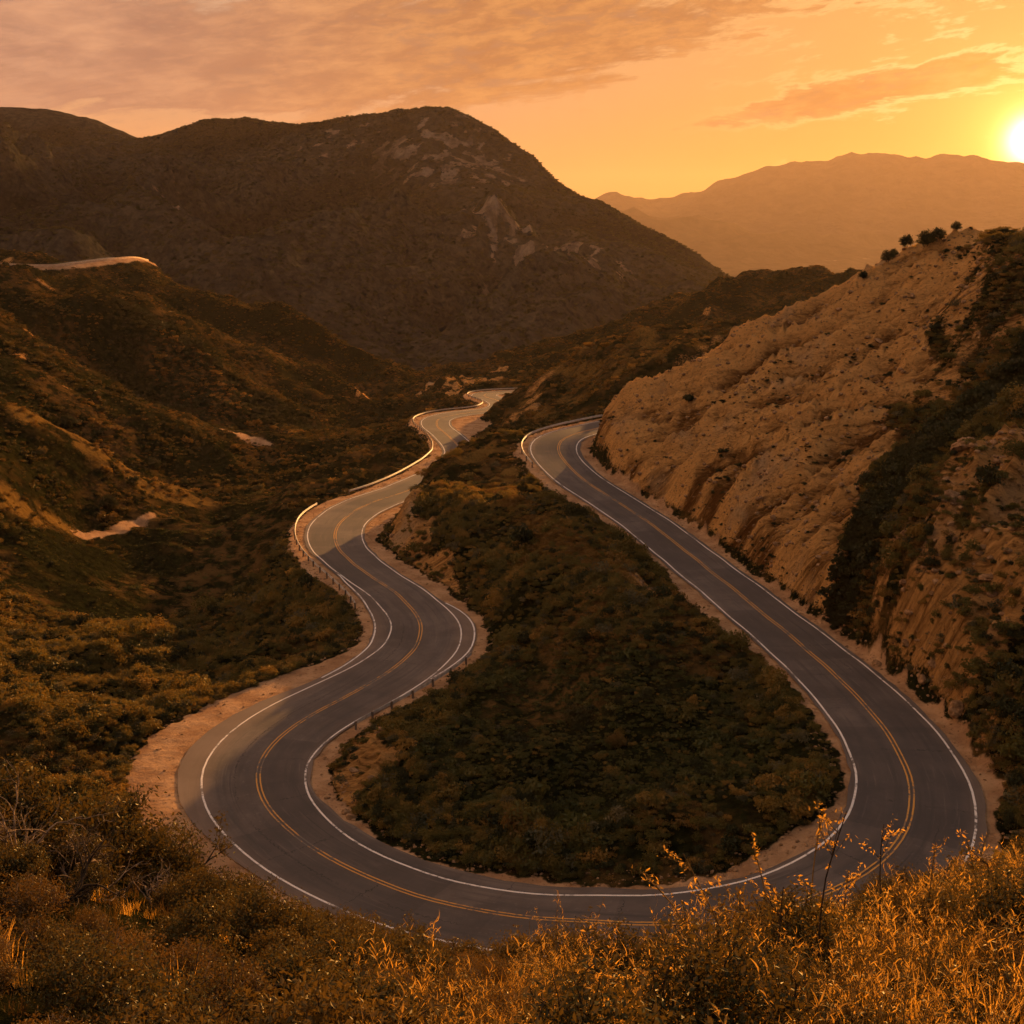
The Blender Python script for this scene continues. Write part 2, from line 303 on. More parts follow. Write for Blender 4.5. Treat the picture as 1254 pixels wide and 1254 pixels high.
a_rock = np.clip(np.maximum.reduce([m_cut, m_near * sstep(-.75, -.05, gj), m_face, m_mound * .95, m_mix * sstep(-.5, .3, gj) * .75, outc * .8, m_spurrock, m_can * .8, m_knob * sstep(-.5, .1, gj)]), 0, 1) * sstep(0, 1.5, edge)
a_dirt = np.clip(np.maximum.reduce([sstep(.9, -.3, edge + .9 * gj + .5 * fbm(tx / 1.6, ty / 1.6, 3, 111)), m_mound * sstep(.1, .6, gj), m_track, m_far]), 0, 1)
ridge_sun = [at(*a) for a in [(0,470,232),(80,515,238),(150,560,243),(230,590,250),(265,600,252),(255,625,240),(180,610,235),(100,570,228),(0,520,222)]]  # ridge areas tinted golden to paint them sunlit
ridge_sun2 = [at(*a) for a in [(0,610,192),(60,625,200),(130,640,210),(100,672,203),(40,690,192),(0,680,180)]]
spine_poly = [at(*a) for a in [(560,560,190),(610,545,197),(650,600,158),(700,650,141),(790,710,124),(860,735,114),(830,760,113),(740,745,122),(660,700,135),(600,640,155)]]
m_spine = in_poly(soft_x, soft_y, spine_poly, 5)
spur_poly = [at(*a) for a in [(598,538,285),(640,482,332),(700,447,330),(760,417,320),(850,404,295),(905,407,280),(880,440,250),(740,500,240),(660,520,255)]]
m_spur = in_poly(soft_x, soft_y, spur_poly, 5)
m_sun_tint = np.maximum.reduce([.55 * m_spur, .85 * m_spine]); m_sun_tint = np.maximum(m_sun_tint, in_poly(soft_x, soft_y, ridge_sun, 5))  # spur, spine and ridges: warm sunlight painted as golden brush
m_sun_tint = np.maximum(m_sun_tint, in_poly(soft_x, soft_y, ridge_sun2, 4))
a_dry_sun = np.clip(np.maximum(sstep(-.15, .55, fbm(tx / 26, ty / 26, 4, 101)), m_sun_tint * 1.2), 0, 1)  # random dry patches plus the painted sunlight
a_sun_tint = m_sun_tint * sstep(-.5, .2, fbm(tx / 7, ty / 7, 4, 103))

# ------------------------------------------------------------------ node helpers
def new_mat(name):
    m = bpy.data.materials.new(name); m.use_nodes = True; nt = m.node_tree; nt.nodes.clear(); return m, nt
class NB:
    def __init__(s, nt): s.nt = nt; s.L = nt.links
    def n(s, t, **kw):
        nd = s.nt.nodes.new(t)
        for k, v in kw.items(): setattr(nd, k, v)
        return nd
    def put(s, sock, v):
        if isinstance(v, (int, float)): sock.default_value = v
        elif isinstance(v, (tuple, list)): sock.default_value = tuple(v) + ((1,) if len(v) == 3 and sock.type == 'RGBA' else ())
        else: s.L.new(v, sock)
    def m(s, op, a, b=None, c=None, clamp=False):
        nd = s.n('ShaderNodeMath', operation=op, use_clamp=clamp); s.put(nd.inputs[0], a)
        if b is not None: s.put(nd.inputs[1], b)
        if c is not None: s.put(nd.inputs[2], c)
        return nd.outputs[0]
    def ss(s, a, b, x):
        nd = s.n('ShaderNodeMapRange', interpolation_type='SMOOTHSTEP'); s.put(nd.inputs[0], x); s.put(nd.inputs[1], a); s.put(nd.inputs[2], b)
        return nd.outputs[0]
    def mix(s, f, a, b, mode='MIX'):
        nd = s.n('ShaderNodeMix', data_type='RGBA', blend_type=mode); s.put(nd.inputs[0], f); s.put(nd.inputs[6], a); s.put(nd.inputs[7], b)
        return nd.outputs[2]
    def noise(s, vec, scale, detail=4, rough=.55, dist=0, dim='3D', out=0):
        nd = s.n('ShaderNodeTexNoise', noise_dimensions=dim); s.put(nd.inputs['Vector'], vec); nd.inputs['Scale'].default_value = scale
        nd.inputs['Detail'].default_value = detail; nd.inputs['Roughness'].default_value = rough; nd.inputs['Distortion'].default_value = dist
        return nd.outputs[out]
    def vor(s, vec, scale, feature='F1', out='Distance'):
        nd = s.n('ShaderNodeTexVoronoi', feature=feature); s.put(nd.inputs['Vector'], vec); nd.inputs['Scale'].default_value = scale
        return nd.outputs[out]
    def pos(s): return s.n('ShaderNodeNewGeometry').outputs['Position']
    def attr(s, name): return s.n('ShaderNodeAttribute', attribute_name=name).outputs['Fac']
    def vmul(s, v, t):
        nd = s.n('ShaderNodeVectorMath', operation='MULTIPLY'); s.put(nd.inputs[0], v); nd.inputs[1].default_value = t; return nd.outputs[0]
    def bump(s, h, strength=.5, dist=.1):
        nd = s.n('ShaderNodeBump'); nd.inputs['Strength'].default_value = strength; nd.inputs['Distance'].default_value = dist; s.put(nd.inputs['Height'], h); return nd.outputs[0]
    def bsdf(s, col, rough=.9, normal=None, spec=.2, metal=0):
        nd = s.n('ShaderNodeBsdfPrincipled'); s.put(nd.inputs['Base Color'], col); s.put(nd.inputs['Roughness'], rough)
        nd.inputs['Specular IOR Level'].default_value = spec; nd.inputs['Metallic'].default_value = metal
        if normal is not None: s.L.new(normal, nd.inputs['Normal'])
        return nd.outputs[0]
    def out(s, sh, vol=None):
        o = s.n('ShaderNodeOutputMaterial')
        if sh is not None: s.L.new(sh, o.inputs['Surface'])
        if vol is not None: s.L.new(vol, o.inputs['Volume'])

def mat_terrain():
    m, nt = new_mat('hillside'); b = NB(nt); p = b.pos()
    n1 = b.noise(p, .35, 6, .6); n2 = b.noise(p, 2.2, 5, .65); n3 = b.noise(p, .07, 4)
    rk, dt, dr = b.attr('rock'), b.attr('dirt'), b.attr('dry')
    pw = b.n('ShaderNodeVectorMath', operation='ADD'); b.put(pw.inputs[0], p); b.put(pw.inputs[1], b.noise(p, .8, 4, .6, 0, '3D', 1)); vo = b.vor(pw.outputs[0], .95); n5 = b.noise(p, .9, 7, .75)
    veg = b.mix(b.ss(.30, .72, b.m('ADD', b.m('MULTIPLY', vo, .25), b.m('MULTIPLY', n5, .8))), (.023, .025, .008), (.007, .007, .003))
    veg = b.mix(b.m('MULTIPLY', b.ss(.52, .72, n2), .5), veg, (.055, .035, .011))
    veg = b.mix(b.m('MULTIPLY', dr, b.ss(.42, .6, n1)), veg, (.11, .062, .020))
    veg = b.mix(b.ss(.35, .65, b.m('ADD', b.attr('sun_tint'), b.m('MULTIPLY', b.m('SUBTRACT', n2, .5), .9))), veg, (.16, .092, .024))  # sunlight put into the colour as a golden tint
    # rock: strata tilted along the slope
    sv = b.n('ShaderNodeMapping'); b.put(sv.inputs[0], p); sv.inputs['Rotation'].default_value = (0.5, 0.3, math.radians(11)); sv.inputs['Scale'].default_value = (.12, .75, 1.3)
    st = b.noise(sv.outputs[0], .9, 6, .65, .6)
    dv = b.n('ShaderNodeVectorMath', operation='DOT_PRODUCT'); b.put(dv.inputs[0], p); dv.inputs[1].default_value = (.41, .91, .25)
    dl = b.n('ShaderNodeVectorMath', operation='DOT_PRODUCT'); b.put(dl.inputs[0], p); dl.inputs[1].default_value = (.78, -.35, .52)
    rv = b.n('ShaderNodeCombineXYZ'); b.put(rv.inputs[0], dv.outputs['Value']); b.put(rv.inputs[1], b.m('MULTIPLY', dl.outputs['Value'], .13))
    sk = b.noise(rv.outputs[0], 1.5, 9, .74, .6)
    rb = b.attr('rib_shade')
    rock = b.mix(b.ss(.50, .86, b.m('ADD', b.m('ADD', b.m('MULTIPLY', st, .15), b.m('MULTIPLY', sk, .9)), b.m('MULTIPLY', rb, .34))), (.11, .047, .013), (.70, .375, .125))  # gullies darker, ribs paler: shading put into the rock colour
    rock = b.mix(b.ss(.55, .75, n3), rock, (.50, .34, .19))
    rock = b.mix(b.m('MULTIPLY', b.ss(.52, .70, n2), .75), rock, (.11, .055, .022))
    rock = b.mix(b.m('MULTIPLY', b.ss(.60, .72, b.noise(p, 1.1, 5, .7)), .8), rock, (.66, .44, .21))
    dirt = b.mix(b.ss(.35, .65, n1), (.34, .19, .095), (.52, .32, .17))
    dirt = b.mix(b.m('MULTIPLY', b.ss(.55, .7, n2), .6), dirt, (.17, .095, .045))
    rkf = b.ss(.35, .65, b.m('ADD', rk, b.m('MULTIPLY', b.m('SUBTRACT', n2, .5), 1.1)))
    dtf = b.ss(.35, .65, b.m('ADD', dt, b.m('MULTIPLY', b.m('SUBTRACT', n2, .5), .7)))
    col = b.mix(dtf, b.mix(rkf, veg, rock), dirt)
    h = b.m('ADD', b.m('ADD', b.m('SUBTRACT', b.m('MULTIPLY', b.noise(p, 1.4, 8, .7), .8), b.m('MULTIPLY', b.m('MULTIPLY', b.m('SUBTRACT', 1, b.m('MAXIMUM', rk, dt)), .4), vo)), b.m('MULTIPLY', st, .3)), b.m('MULTIPLY', b.m('MULTIPLY', sk, rk), 2.2))
    b.out(b.bsdf(col, .95, b.bump(h, 1.0, .7), 0.0)); return m
MT = mat_terrain()

def grid_faces(ny, nx):
    q = np.arange(nx * ny).reshape(ny, nx)
    return np.stack([q[:-1, :-1], q[:-1, 1:], q[1:, 1:], q[1:, :-1]], -1).reshape(-1, 4)
terr = link('terrain', make_mesh('terrain', np.c_[tx, ty, tz], grid_faces(*gx.shape), [MT], True, dict(rock=a_rock, dirt=a_dirt, dry=a_dry_sun, rib_shade=np.where(m_cut > .2, rib_shade, .55), sun_tint=a_sun_tint)))
tag(terr, 'brush covered canyon slopes and bare cut hillside around the winding road', 'terrain', kind='structure')

# ------------------------------------------------------------------ road, markings
def mat_road():
    m, nt = new_mat('asphalt'); b = NB(nt); p = b.pos(); u = b.attr('off')
    n1 = b.noise(p, .22, 5, .6); n2 = b.noise(p, 3.0, 5, .6); n3 = b.noise(p, 40, 2)
    col = b.mix(b.ss(.35, .65, n1), (.076, .061, .053), (.120, .096, .082))
    # wheel tracks polished a little darker
    wt = b.m('ABSOLUTE', b.m('SUBTRACT', b.m('ABSOLUTE', b.m('SUBTRACT', b.m('ABSOLUTE', u), 1.95)), .85))
    col = b.mix(b.m('MULTIPLY', b.m('SUBTRACT', 1, b.ss(.1, .6, wt)), b.m('MULTIPLY', b.ss(.3, .7, b.noise(p, .5, 3)), .55)), col, (.062, .055, .052))
    col = b.mix(b.m('MULTIPLY', b.ss(.55, .75, n2), .35), col, (.19, .16, .14))
    ck = b.vor(b.vmul(p, (1, 1, 0)), .16, 'DISTANCE_TO_EDGE')
    ckm = b.m('MULTIPLY', b.m('SUBTRACT', 1, b.ss(.001, .006, b.m('ADD', ck, b.m('MULTIPLY', b.m('SUBTRACT', n2, .5), .05)))), b.m('MULTIPLY', b.ss(.52, .7, n1), .5))
    col = b.mix(ckm, col, (.03, .027, .025))
    # repaired patches
    pv = b.vor(b.vmul(p, (1, 1, 0)), .055, 'F1', 'Color')
    pf = b.n('ShaderNodeSeparateColor'); b.put(pf.inputs[0], pv)
    col = b.mix(b.m('MULTIPLY', b.ss(.70, .76, b.m('ADD', pf.outputs[0], b.m('MULTIPLY', b.m('SUBTRACT', n2, .5), .1))), .3), col, (.055, .048, .045))
    sa = b.attr('arc')
    for per, seed, sh in ((17.0, 3.1, .50), (7.5, 8.7, .35)):
        ce = b.n('ShaderNodeCombineXYZ'); b.put(ce.inputs[0], b.m('ADD', b.m('FLOOR', b.m('DIVIDE', b.m('ADD', sa, b.m('MULTIPLY', b.m('SUBTRACT', n2, .5), .5)), per)), seed)); b.put(ce.inputs[1], b.m('FLOOR', b.m('DIVIDE', u, 3.8)))
        wn = b.n('ShaderNodeTexWhiteNoise', noise_dimensions='2D'); b.put(wn.inputs['Vector'], ce.outputs[0])
        col = b.mix(b.m('MULTIPLY', b.m('GREATER_THAN', wn.outputs['Value'], .74), sh), col, (.046, .040, .038))
    sf = b.m('ABSOLUTE', b.m('SUBTRACT', b.m('FRACT', b.m('DIVIDE', b.m('ADD', sa, b.m('MULTIPLY', b.m('SUBTRACT', n2, .5), 1.2)), 8.5)), .5))
    col = b.mix(b.m('MULTIPLY', b.m('LESS_THAN', sf, .006), b.ss(.45, .6, n1)), col, (.026, .023, .022))
    col = b.mix(b.m('MULTIPLY', b.m('LESS_THAN', b.m('ABSOLUTE', b.m('ADD', u, b.m('ADD', 1.9, b.m('MULTIPLY', b.m('SUBTRACT', n2, .5), .8)))), .035), b.ss(.48, .60, b.noise(p, .08, 3))), col, (.026, .023, .022))
    tv = b.n('ShaderNodeCombineXYZ'); b.put(tv.inputs[0], b.m('MULTIPLY', sa, .05)); b.put(tv.inputs[1], u)
    col = b.mix(b.m('MULTIPLY', b.ss(.50, .72, b.noise(tv.outputs[0], 1.6, 5, .6)), .75), col, (.048, .042, .039))
    col = b.mix(b.m('MULTIPLY', b.ss(.56, .75, b.noise(tv.outputs[0], 4.0, 4, .6)), .35), col, (.20, .16, .13))
    tw = b.n('ShaderNodeCombineXYZ'); b.put(tw.inputs[0], b.m('MULTIPLY', sa, .03)); b.put(tw.inputs[1], b.m('MULTIPLY', u, 2.6))
    col = b.mix(b.m('MULTIPLY', b.ss(.66, .72, b.noise(tw.outputs[0], 1.3, 2, .5, .4)), .55), col, (.030, .027, .026))
    # dusty edges
    col = b.mix(b.m('MULTIPLY', b.ss(3.4, 5.6, b.m('ADD', b.m('ABSOLUTE', u), b.m('MULTIPLY', n1, .8))), .35), col, (.26, .17, .11))
    b.out(b.bsdf(col, .75, b.bump(n3, .25, .01), .3)); return m
MR = mat_road()
def paint(name, c, wear):
    m, nt = new_mat(name); b = NB(nt); p = b.pos()
    n = b.noise(p, 2.5, 6, .7); n2 = b.noise(p, .25, 3)
    f = b.ss(.50, .70, b.m('ADD', n, b.m('MULTIPLY', b.m('SUBTRACT', n2, .5), wear)))
    b.out(b.bsdf(b.mix(f, c, (.11, .095, .085)), .6, None, .3)); return m
MW = paint('white_paint', (.72, .66, .60), .8); MY = paint('yellow_paint', (.56, .27, .045), 1.0)

def offset_pts(off, lift=0.0, i0=0, i1=None):
    i1 = len(RC) if i1 is None else i1
    off = np.broadcast_to(off, (len(RC),))
    return np.c_[RC[i0:i1, :2] + RN[i0:i1] * off[i0:i1, None], RC[i0:i1, 2] + lift]
def strip(cols, lifts=None):
    """cols: list of (n,3) arrays side by side"""
    n = len(cols[0]); V = np.stack(cols, 1).reshape(-1, 3); return V, grid_faces(n, len(cols))
fr = np.linspace(0, 1, 13)
offs = [-pB + (pA + pB) * t for t in fr]
ragA = .16 * fbm(RS / 2.1, RS * 0 + 3, 3, 120); ragB = .16 * fbm(RS / 2.1, RS * 0 + 9, 3, 121)
offs[-1] = offs[-1] + ragA; offs[0] = offs[0] + ragB
V, F = strip([offset_pts(o) for o in offs][::-1])
F = F[:, ::-1]
V2 = np.vstack([V]); offa = np.stack(offs[::-1], 1).ravel()
road = link('road', make_mesh('road', V2, F, [MR], True, dict(off=offa, arc=np.repeat(RS, len(offs)))))
tag(road, 'two lane asphalt mountain road winding through the hairpin', 'road', kind='structure')
if make_mesh and V2 is not None:
    pass
def marking(name, off, width, i0, i1, mat, label):
    c = [offset_pts(off + width / 2, .012, i0, i1), offset_pts(off - width / 2, .012, i0, i1)]
    V, F = strip(c); V = np.vstack(V)
    o = link(name, make_mesh(name, V, F[:, ::-1], [mat])); tag(o, label, 'road marking', kind='structure'); return o
def irange(a, b): return np.searchsorted(RS, a), np.searchsorted(RS, b)
N_ = len(RC)
marking('edge_line', wA, .16, 0, N_, MW, 'white edge line along the inside of the big hairpin')
marking('edge_line', -wB, .16, 0, N_, MW, 'white edge line along the outside of the big hairpin')
marking('center_line', np.full(N_, .15), .115, 0, N_, MY, 'yellow centre line of the road, stripe nearer the inside of the big hairpin')
marking('center_line', np.full(N_, -.15), .115, 0, N_, MY, 'yellow centre line of the road, stripe nearer the outside of the big hairpin')
a, b_ = irange(221, 245); marking('shoulder_line', pA - .25, .17, a, b_, MW, 'second white line along the widened shoulder at the right bulge of the bend')
a, b_ = irange(217, 264); marking('shoulder_line', -(pB - .25), .17, a, b_, MW, 'second white line along the widened shoulder on the valley side of the bend')

# ------------------------------------------------------------------ mountain sheets
def mat_mountain(name, veg1, veg2, rock1, rock2, sc=1.0, bumpd=4.0, fold_shade=False):
    m, nt = new_mat(name); b = NB(nt); p = b.pos()
    n1 = b.noise(p, .012 / sc, 6, .6); n2 = b.noise(p, .10 / sc, 6, .7); n3 = b.noise(p, .02 / sc, 7, .7)
    v = b.vor(p, .22 / sc)
    rk = b.attr('rock')
    col = b.mix(b.ss(.4, .62, n2), veg1, veg2)
    rock = b.mix(b.ss(.35, .65, b.noise(b.vmul(p, (1, 1, .35)), .09 / sc, 6, .7)), rock1, rock2)
    rf = b.ss(.42, .58, b.m('ADD', rk, b.m('MULTIPLY', b.m('SUBTRACT', n2, .5), 1.6)))
    col = b.mix(rf, col, rock)
    if fold_shade: col = b.mix(b.m('MULTIPLY', b.ss(.62, .30, b.attr('fold_shade')), .7), col, (.014, .013, .008))  # shade of the folds put into the colour, gullies darkened
    h = b.m('ADD', b.m('MULTIPLY', v, -.5), b.m('MULTIPLY', n2, 1.0))
    b.out(b.bsdf(col, .95, b.bump(h, 1.0, bumpd), 0.0)); return m

mc = []
sil = [(-120,150,1650),(0,137,1650),(60,137,1650),(120,150,1600),(165,173,1550),(200,164,1500),(250,147,1450),(300,146,1430),(330,153,1420),(400,147,1400),(450,139,1390),(520,133,1380),(560,136,1370),
       (600,158,1350),(640,190,1320),(670,215,1300),(700,233,1290),(760,263,1250),(800,287,1220),(850,308,1180),(890,342,1120),(930,372,1050)]
for a in sil:
    P = at(*a); mc.append(P); mc.append(P * np.array([1.28, 1.28, 1]) - np.array([0, 0, 150]))
for a in [(0,225,900),(60,247,880),(130,287,860),(190,327,850),(270,310,950),(350,295,950),(430,305,930),(500,345,900),(560,390,870),(600,420,850),
          (150,240,1150),(250,270,1080),(420,262,1130),(500,280,1080),(600,300,1040),(700,310,1020),(740,345,930),(800,375,880),(650,385,840),(450,400,790),(350,385,790),
          (250,370,770),(500,440,730),(400,425,720),(700,400,800),(450,200,1290),(600,200,1300),(300,200,1350),(150,190,1450),(0,180,1480),(560,215,1240),(640,240,1220),(0,290,760),(100,320,740)]:
    mc.append(at(*a))
for a in [(-400,640,-20),(-200,660,-60),(-50,660,-85),(80,660,-85),(250,660,-75),(400,700,-85),(400,900,-95),(500,1200,-110),(-700,700,60),(-900,1000,120),(600,1600,-115),(300,1800,-110)]: mc.append(np.array(a, float))
MB_ = RBF(mc, c=25., sm=2.)
mx_, my_ = np.meshgrid(np.arange(-1000, 601, 5.0), np.arange(610, 2150, 5.0)); mx, my = mx_.ravel(), my_.ravel()
mz = MB_(mx, my)
wx = mx + 50 * fbm(mx / 260, my / 260, 3, 130); wy = my + 50 * fbm(mx / 260, my / 260, 3, 133)
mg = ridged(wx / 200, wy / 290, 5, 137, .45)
silp = np.array([at(*a) for a in sil])[:, :2]; silp, _ = resample(np.c_[silp, silp[:, :1]], 20.0); sild = np.full(len(mx), 1e9)
for q in silp: sild = np.minimum(sild, np.hypot(mx - q[0], my - q[1]))
mz = mz + (mg - mg.mean()) * 58 * sstep(620, 800, my) * (.07 + .93 * sstep(30, 260, sild)) + 1.6 * fbm(mx / 30, my / 30, 3, 141)
sl = np.hypot(*np.gradient(mz.reshape(mx_.shape), 5.0, 5.0)).ravel()
def blob(px, py, d, r):
    P = at(px, py, d); return np.exp(-(((mx - P[0]) / r) ** 2 + ((my - P[1]) / (r * 1.6)) ** 2))
rockm = .95 * blob(580,205,1270,45) + .8 * blob(530,212,1270,40) + .7 * blob(480,203,1290,32) + .9 * blob(600,310,1030,40) + .95 * blob(690,335,960,45) + .8 * blob(735,330,960,30) + .6 * blob(640,345,930,30) + .5 * blob(410,180,1350,50) + .35 * blob(200,270,1050,35) + .35 * blob(60,215,1000,35) + .4 * blob(620,415,850,20)
rockm = np.clip(rockm * (.42 + 1.7 * fbm(mx / 15, my / 20, 4, 151)), 0, 1) + .25 * sstep(.5, .8, fbm(mx / 18, my / 18, 3, 155)) * sstep(.45, .7, sl)
MM = mat_mountain('mountain_brush', (.026, .026, .020), (.058, .051, .037), (.085, .062, .042), (.22, .165, .115), fold_shade=True)
mtn = link('mountain', make_mesh('mountain', np.c_[mx, my, mz], grid_faces(*mx_.shape), [MM], True, dict(rock=rockm, fold_shade=np.clip(.5 + .75 * (mg - mg.mean()), 0, 1))))
tag(mtn, 'big dark rounded mountain with pale rock outcrops behind the road', 'mountain', kind='structure')

# far valley floor and hazy range
fx_, fy_ = np.meshgrid(np.linspace(-9000, 12000, 240), np.linspace(1500, 14500, 220)); fx, fy = fx_.ravel(), fy_.ravel()
def fhill(px, py, d, rx, ry):
    P = at(px, py, d); return np.maximum(0, P[2] + 120) * np.exp(-(((fx - P[0]) / rx) ** 2 + ((fy - P[1]) / ry) ** 2))
fz = -120 + 0 * fx + 22 * (ridged(fx / 900, fy / 1100, 4, 161) - .9) * sstep(2200, 3600, fy) + sstep(3500, 6000, fy) * 30 * (ridged(fx / 1500, fy / 900, 4, 163) - .9)
fz = np.maximum.reduce([fz, -140 + fhill(775, 258, 6600, 900, 700), -140 + fhill(890, 285, 6000, 1100, 500), -140 + fhill(960, 285, 6800, 1500, 700)]) + 0
fz += 75 * (ridged(fx / 420, fy / 420, 4, 166) - .9) * sstep(-100, 60, fz)
MF = mat_mountain('valley_fields', (.035, .029, .02), (.055, .042, .028), (.10, .075, .05), (.18, .13, .09), 9.0, 8.0)
frk = sstep(.25, .5, fbm(fx / 700, fy / 260, 4, 171)) * .6 * sstep(60, -60, fz)
fl = link('ground', make_mesh('ground', np.c_[fx, fy, fz], grid_faces(*fx_.shape), [MF], True, dict(rock=frk)))
tag(fl, 'hazy valley floor with low hills and pale fields far below', 'ground', kind='structure')

hx_, hy_ = np.meshgrid(np.linspace(-2500, 11000, 420), np.linspace(7200, 11500, 120)); hx, hy = hx_.ravel(), hy_.ravel()
pr = [at(*a, 9200) for a in [(640,262),(700,255),(735,240),(752,236),(775,240),(800,240),(850,234),(880,222),(905,215),(930,208),(960,199),(985,196),(1010,197),(1040,189),(1080,187),(1095,187),(1115,192),(1150,191),(1180,192),(1254,203),(1350,212),(1500,240),(1800,268)]]
pr = np.array(pr); topz = np.interp(hx, pr[:, 0], pr[:, 2])
ry = np.abs(hy - 9200 - 250 * fbm(hx / 1500, hx * 0, 3, 181))
prof = np.clip(1 - ry / 2300, 0, 1) ** 1.25
hz = -150 + (topz + 150) * prof
hz += (ridged((hx + 200 * fbm(hx / 800, hy / 800, 2, 187)) / 700, hy / 1500, 4, 183) - 1.0) * 150 * prof * (1 - prof * .85) + 14 * fbm(hx / 160, hy / 160, 3, 185) * prof
MH = mat_mountain('far_brush', (.03, .025, .02), (.05, .038, .03), (.1, .07, .05), (.15, .1, .08), 14.0, 20.0)
fm = link('far_mountain', make_mesh('far_mountain', np.c_[hx, hy, hz], grid_faces(*hx_.shape), [MH], True, dict(rock=hx * 0)))
tag(fm, 'long orange hazy mountain range on the horizon under the sun', 'mountain', kind='structure')

# ------------------------------------------------------------------ plants
def leaf_mat(name, c0, c1, c2, trans=.35, patch=.05):
    m, nt = new_mat(name); b = NB(nt)
    rnd = b.n('ShaderNodeObjectInfo').outputs['Random']; p = b.pos()
    f = b.m('ADD', b.m('MULTIPLY', rnd, .55), b.m('MULTIPLY', b.noise(p, patch, 4, .6), .9)); f = b.m('SUBTRACT', f, .23)
    col = b.mix(b.ss(.15, .5, f), c0, c1); col = b.mix(b.ss(.52, .85, f), col, c2)
    li = b.noise(p, 9, 2); col = b.mix(b.m('MULTIPLY', b.ss(.4, .75, li), .5), col, b.mix(.5, col, c2))
    d = b.n('ShaderNodeBsdfDiffuse'); b.put(d.inputs[0], col)
    t = b.n('ShaderNodeBsdfTranslucent'); b.put(t.inputs[0], b.mix(.5, col, (c2[0] * 1.5, c2[1] * 1.3, c2[2])))
    mx1 = b.n('ShaderNodeMixShader'); mx1.inputs[0].default_value = trans; b.L.new(d.outputs[0], mx1.inputs[1]); b.L.new(t.outputs[0], mx1.inputs[2])
    gl = b.n('ShaderNodeBsdfGlossy'); gl.inputs['Roughness'].default_value = .38; gl.inputs[0].default_value = (.9, .85, .7, 1)
    mx2 = b.n('ShaderNodeMixShader'); mx2.inputs[0].default_value = .018; b.L.new(mx1.outputs[0], mx2.inputs[1]); b.L.new(gl.outputs[0], mx2.inputs[2])
    b.out(mx2.outputs[0]); return m
ML_CH = leaf_mat('chaparral_leaves', (.036, .050, .012), (.074, .086, .020), (.27, .155, .030), .35, .06)
ML_DK = leaf_mat('dark_leaves', (.017, .022, .008), (.028, .033, .011), (.052, .048, .015), .25)
ML_OL = leaf_mat('olive_leaves', (.026, .032, .010), (.048, .048, .014), (.14, .085, .018), .32, .35)
ML_BR = leaf_mat('brown_leaves', (.027, .027, .009), (.050, .041, .012), (.18, .098, .022), .28, .7)
ML_DRY_SUN = leaf_mat('dry_leaves', (.085, .052, .015), (.15, .085, .02), (.26, .15, .03), .35, .12)  # real dry brush; also carries the painted sunlight of the ridges
ML_GD = leaf_mat('golden_leaves', (.10, .066, .014), (.34, .19, .03), (.66, .38, .06), .55, 1.6)
def bark(name, c0, c1):
    m, nt = new_mat(name); b = NB(nt); n = b.noise(b.pos(), 14, 4)
    b.out(b.bsdf(b.mix(b.ss(.35, .65, n), c0, c1), .9, None, .1)); return m
MK_D = bark('dark_bark', (.03, .022, .014), (.07, .048, .03)); MK_P = bark('pale_twig', (.14, .10, .065), (.32, .23, .15)); MK_G = bark('golden_stem', (.10, .06, .018), (.24, .14, .04))

def leaf_quads(C, Nrm, size, R, aspect=.55, jitter=.9):
    """C centres, Nrm rough normals, size per leaf -> quads"""
    n = len(C)
    nn = Nrm + jitter * R.normal(size=(n, 3)); nn /= np.linalg.norm(nn, axis=1)[:, None] + 1e-9
    t = np.cross(nn, R.normal(size=(n, 3))); t /= np.linalg.norm(t, axis=1)[:, None] + 1e-9
    bt = np.cross(nn, t); s = size[:, None]
    V = np.stack([C - t * s, C - bt * s * aspect + nn * s * .15, C + t * s, C + bt * s * aspect + nn * s * .15], 1).reshape(-1, 3)
    F = np.arange(4 * n).reshape(-1, 4); return V, F
def shrub_leaves(seed, n, leaf, h=.85, lobes=9, upright=0.):
    R = np.random.RandomState(seed)
    a = R.rand(lobes) * 2 * np.pi; r = .55 * np.sqrt(R.rand(lobes)); 
    lc = np.c_[r * np.cos(a), r * np.sin(a), h * (.25 + .55 * R.rand(lobes) * (1.15 - r))]
    lr = .26 + .2 * R.rand(lobes)
    w = lr ** 2; which = R.choice(lobes, n, p=w / w.sum())
    d = R.normal(size=(n, 3)); d[:, 2] = np.abs(d[:, 2]) * .9 - .25 * R.rand(n); d /= np.linalg.norm(d, axis=1)[:, None]
    rad = lr[which] * (1 - .55 * R.rand(n) ** 2.2) * (1 + .25 * R.normal(size=n) * .5)
    C = lc[which] + d * rad[:, None] * np.array([1, 1, h])
    C[:, 2] = np.abs(C[:, 2]); nr = d + np.array([0, 0, upright])
    return leaf_quads(C, nr, leaf * (.6 + .8 * R.rand(n)), R)
def tube(P, r0, r1, sides=5):
    P = np.asarray(P, float); n = len(P); T = np.gradient(P, axis=0); T /= np.linalg.norm(T, axis=1)[:, None] + 1e-9
    ref = np.where(np.abs(T[:, 2:3]) > .9, np.array([[1., 0, 0]]), np.array([[0, 0, 1.]])); A = np.cross(T, ref); A /= np.linalg.norm(A, axis=1)[:, None] + 1e-9; B = np.cross(T, A)
    ang = np.arange(sides) / sides * 2 * np.pi; r = np.linspace(r0, r1, n)[:, None, None]
    V = P[:, None] + r * (np.cos(ang)[None, :, None] * A[:, None] + np.sin(ang)[None, :, None] * B[:, None])
    V = V.reshape(-1, 3); F = []
    for i in range(n - 1):
        for k in range(sides):
            F.append((i * sides + k, i * sides + (k + 1) % sides, (i + 1) * sides + (k + 1) % sides, (i + 1) * sides + k))
    return V, np.array(F)
def join(parts):
    V = []; F = []; o = 0
    for v, f in parts: V.append(v); F.append(f + o); o += len(v)
    return np.vstack(V), np.vstack(F)
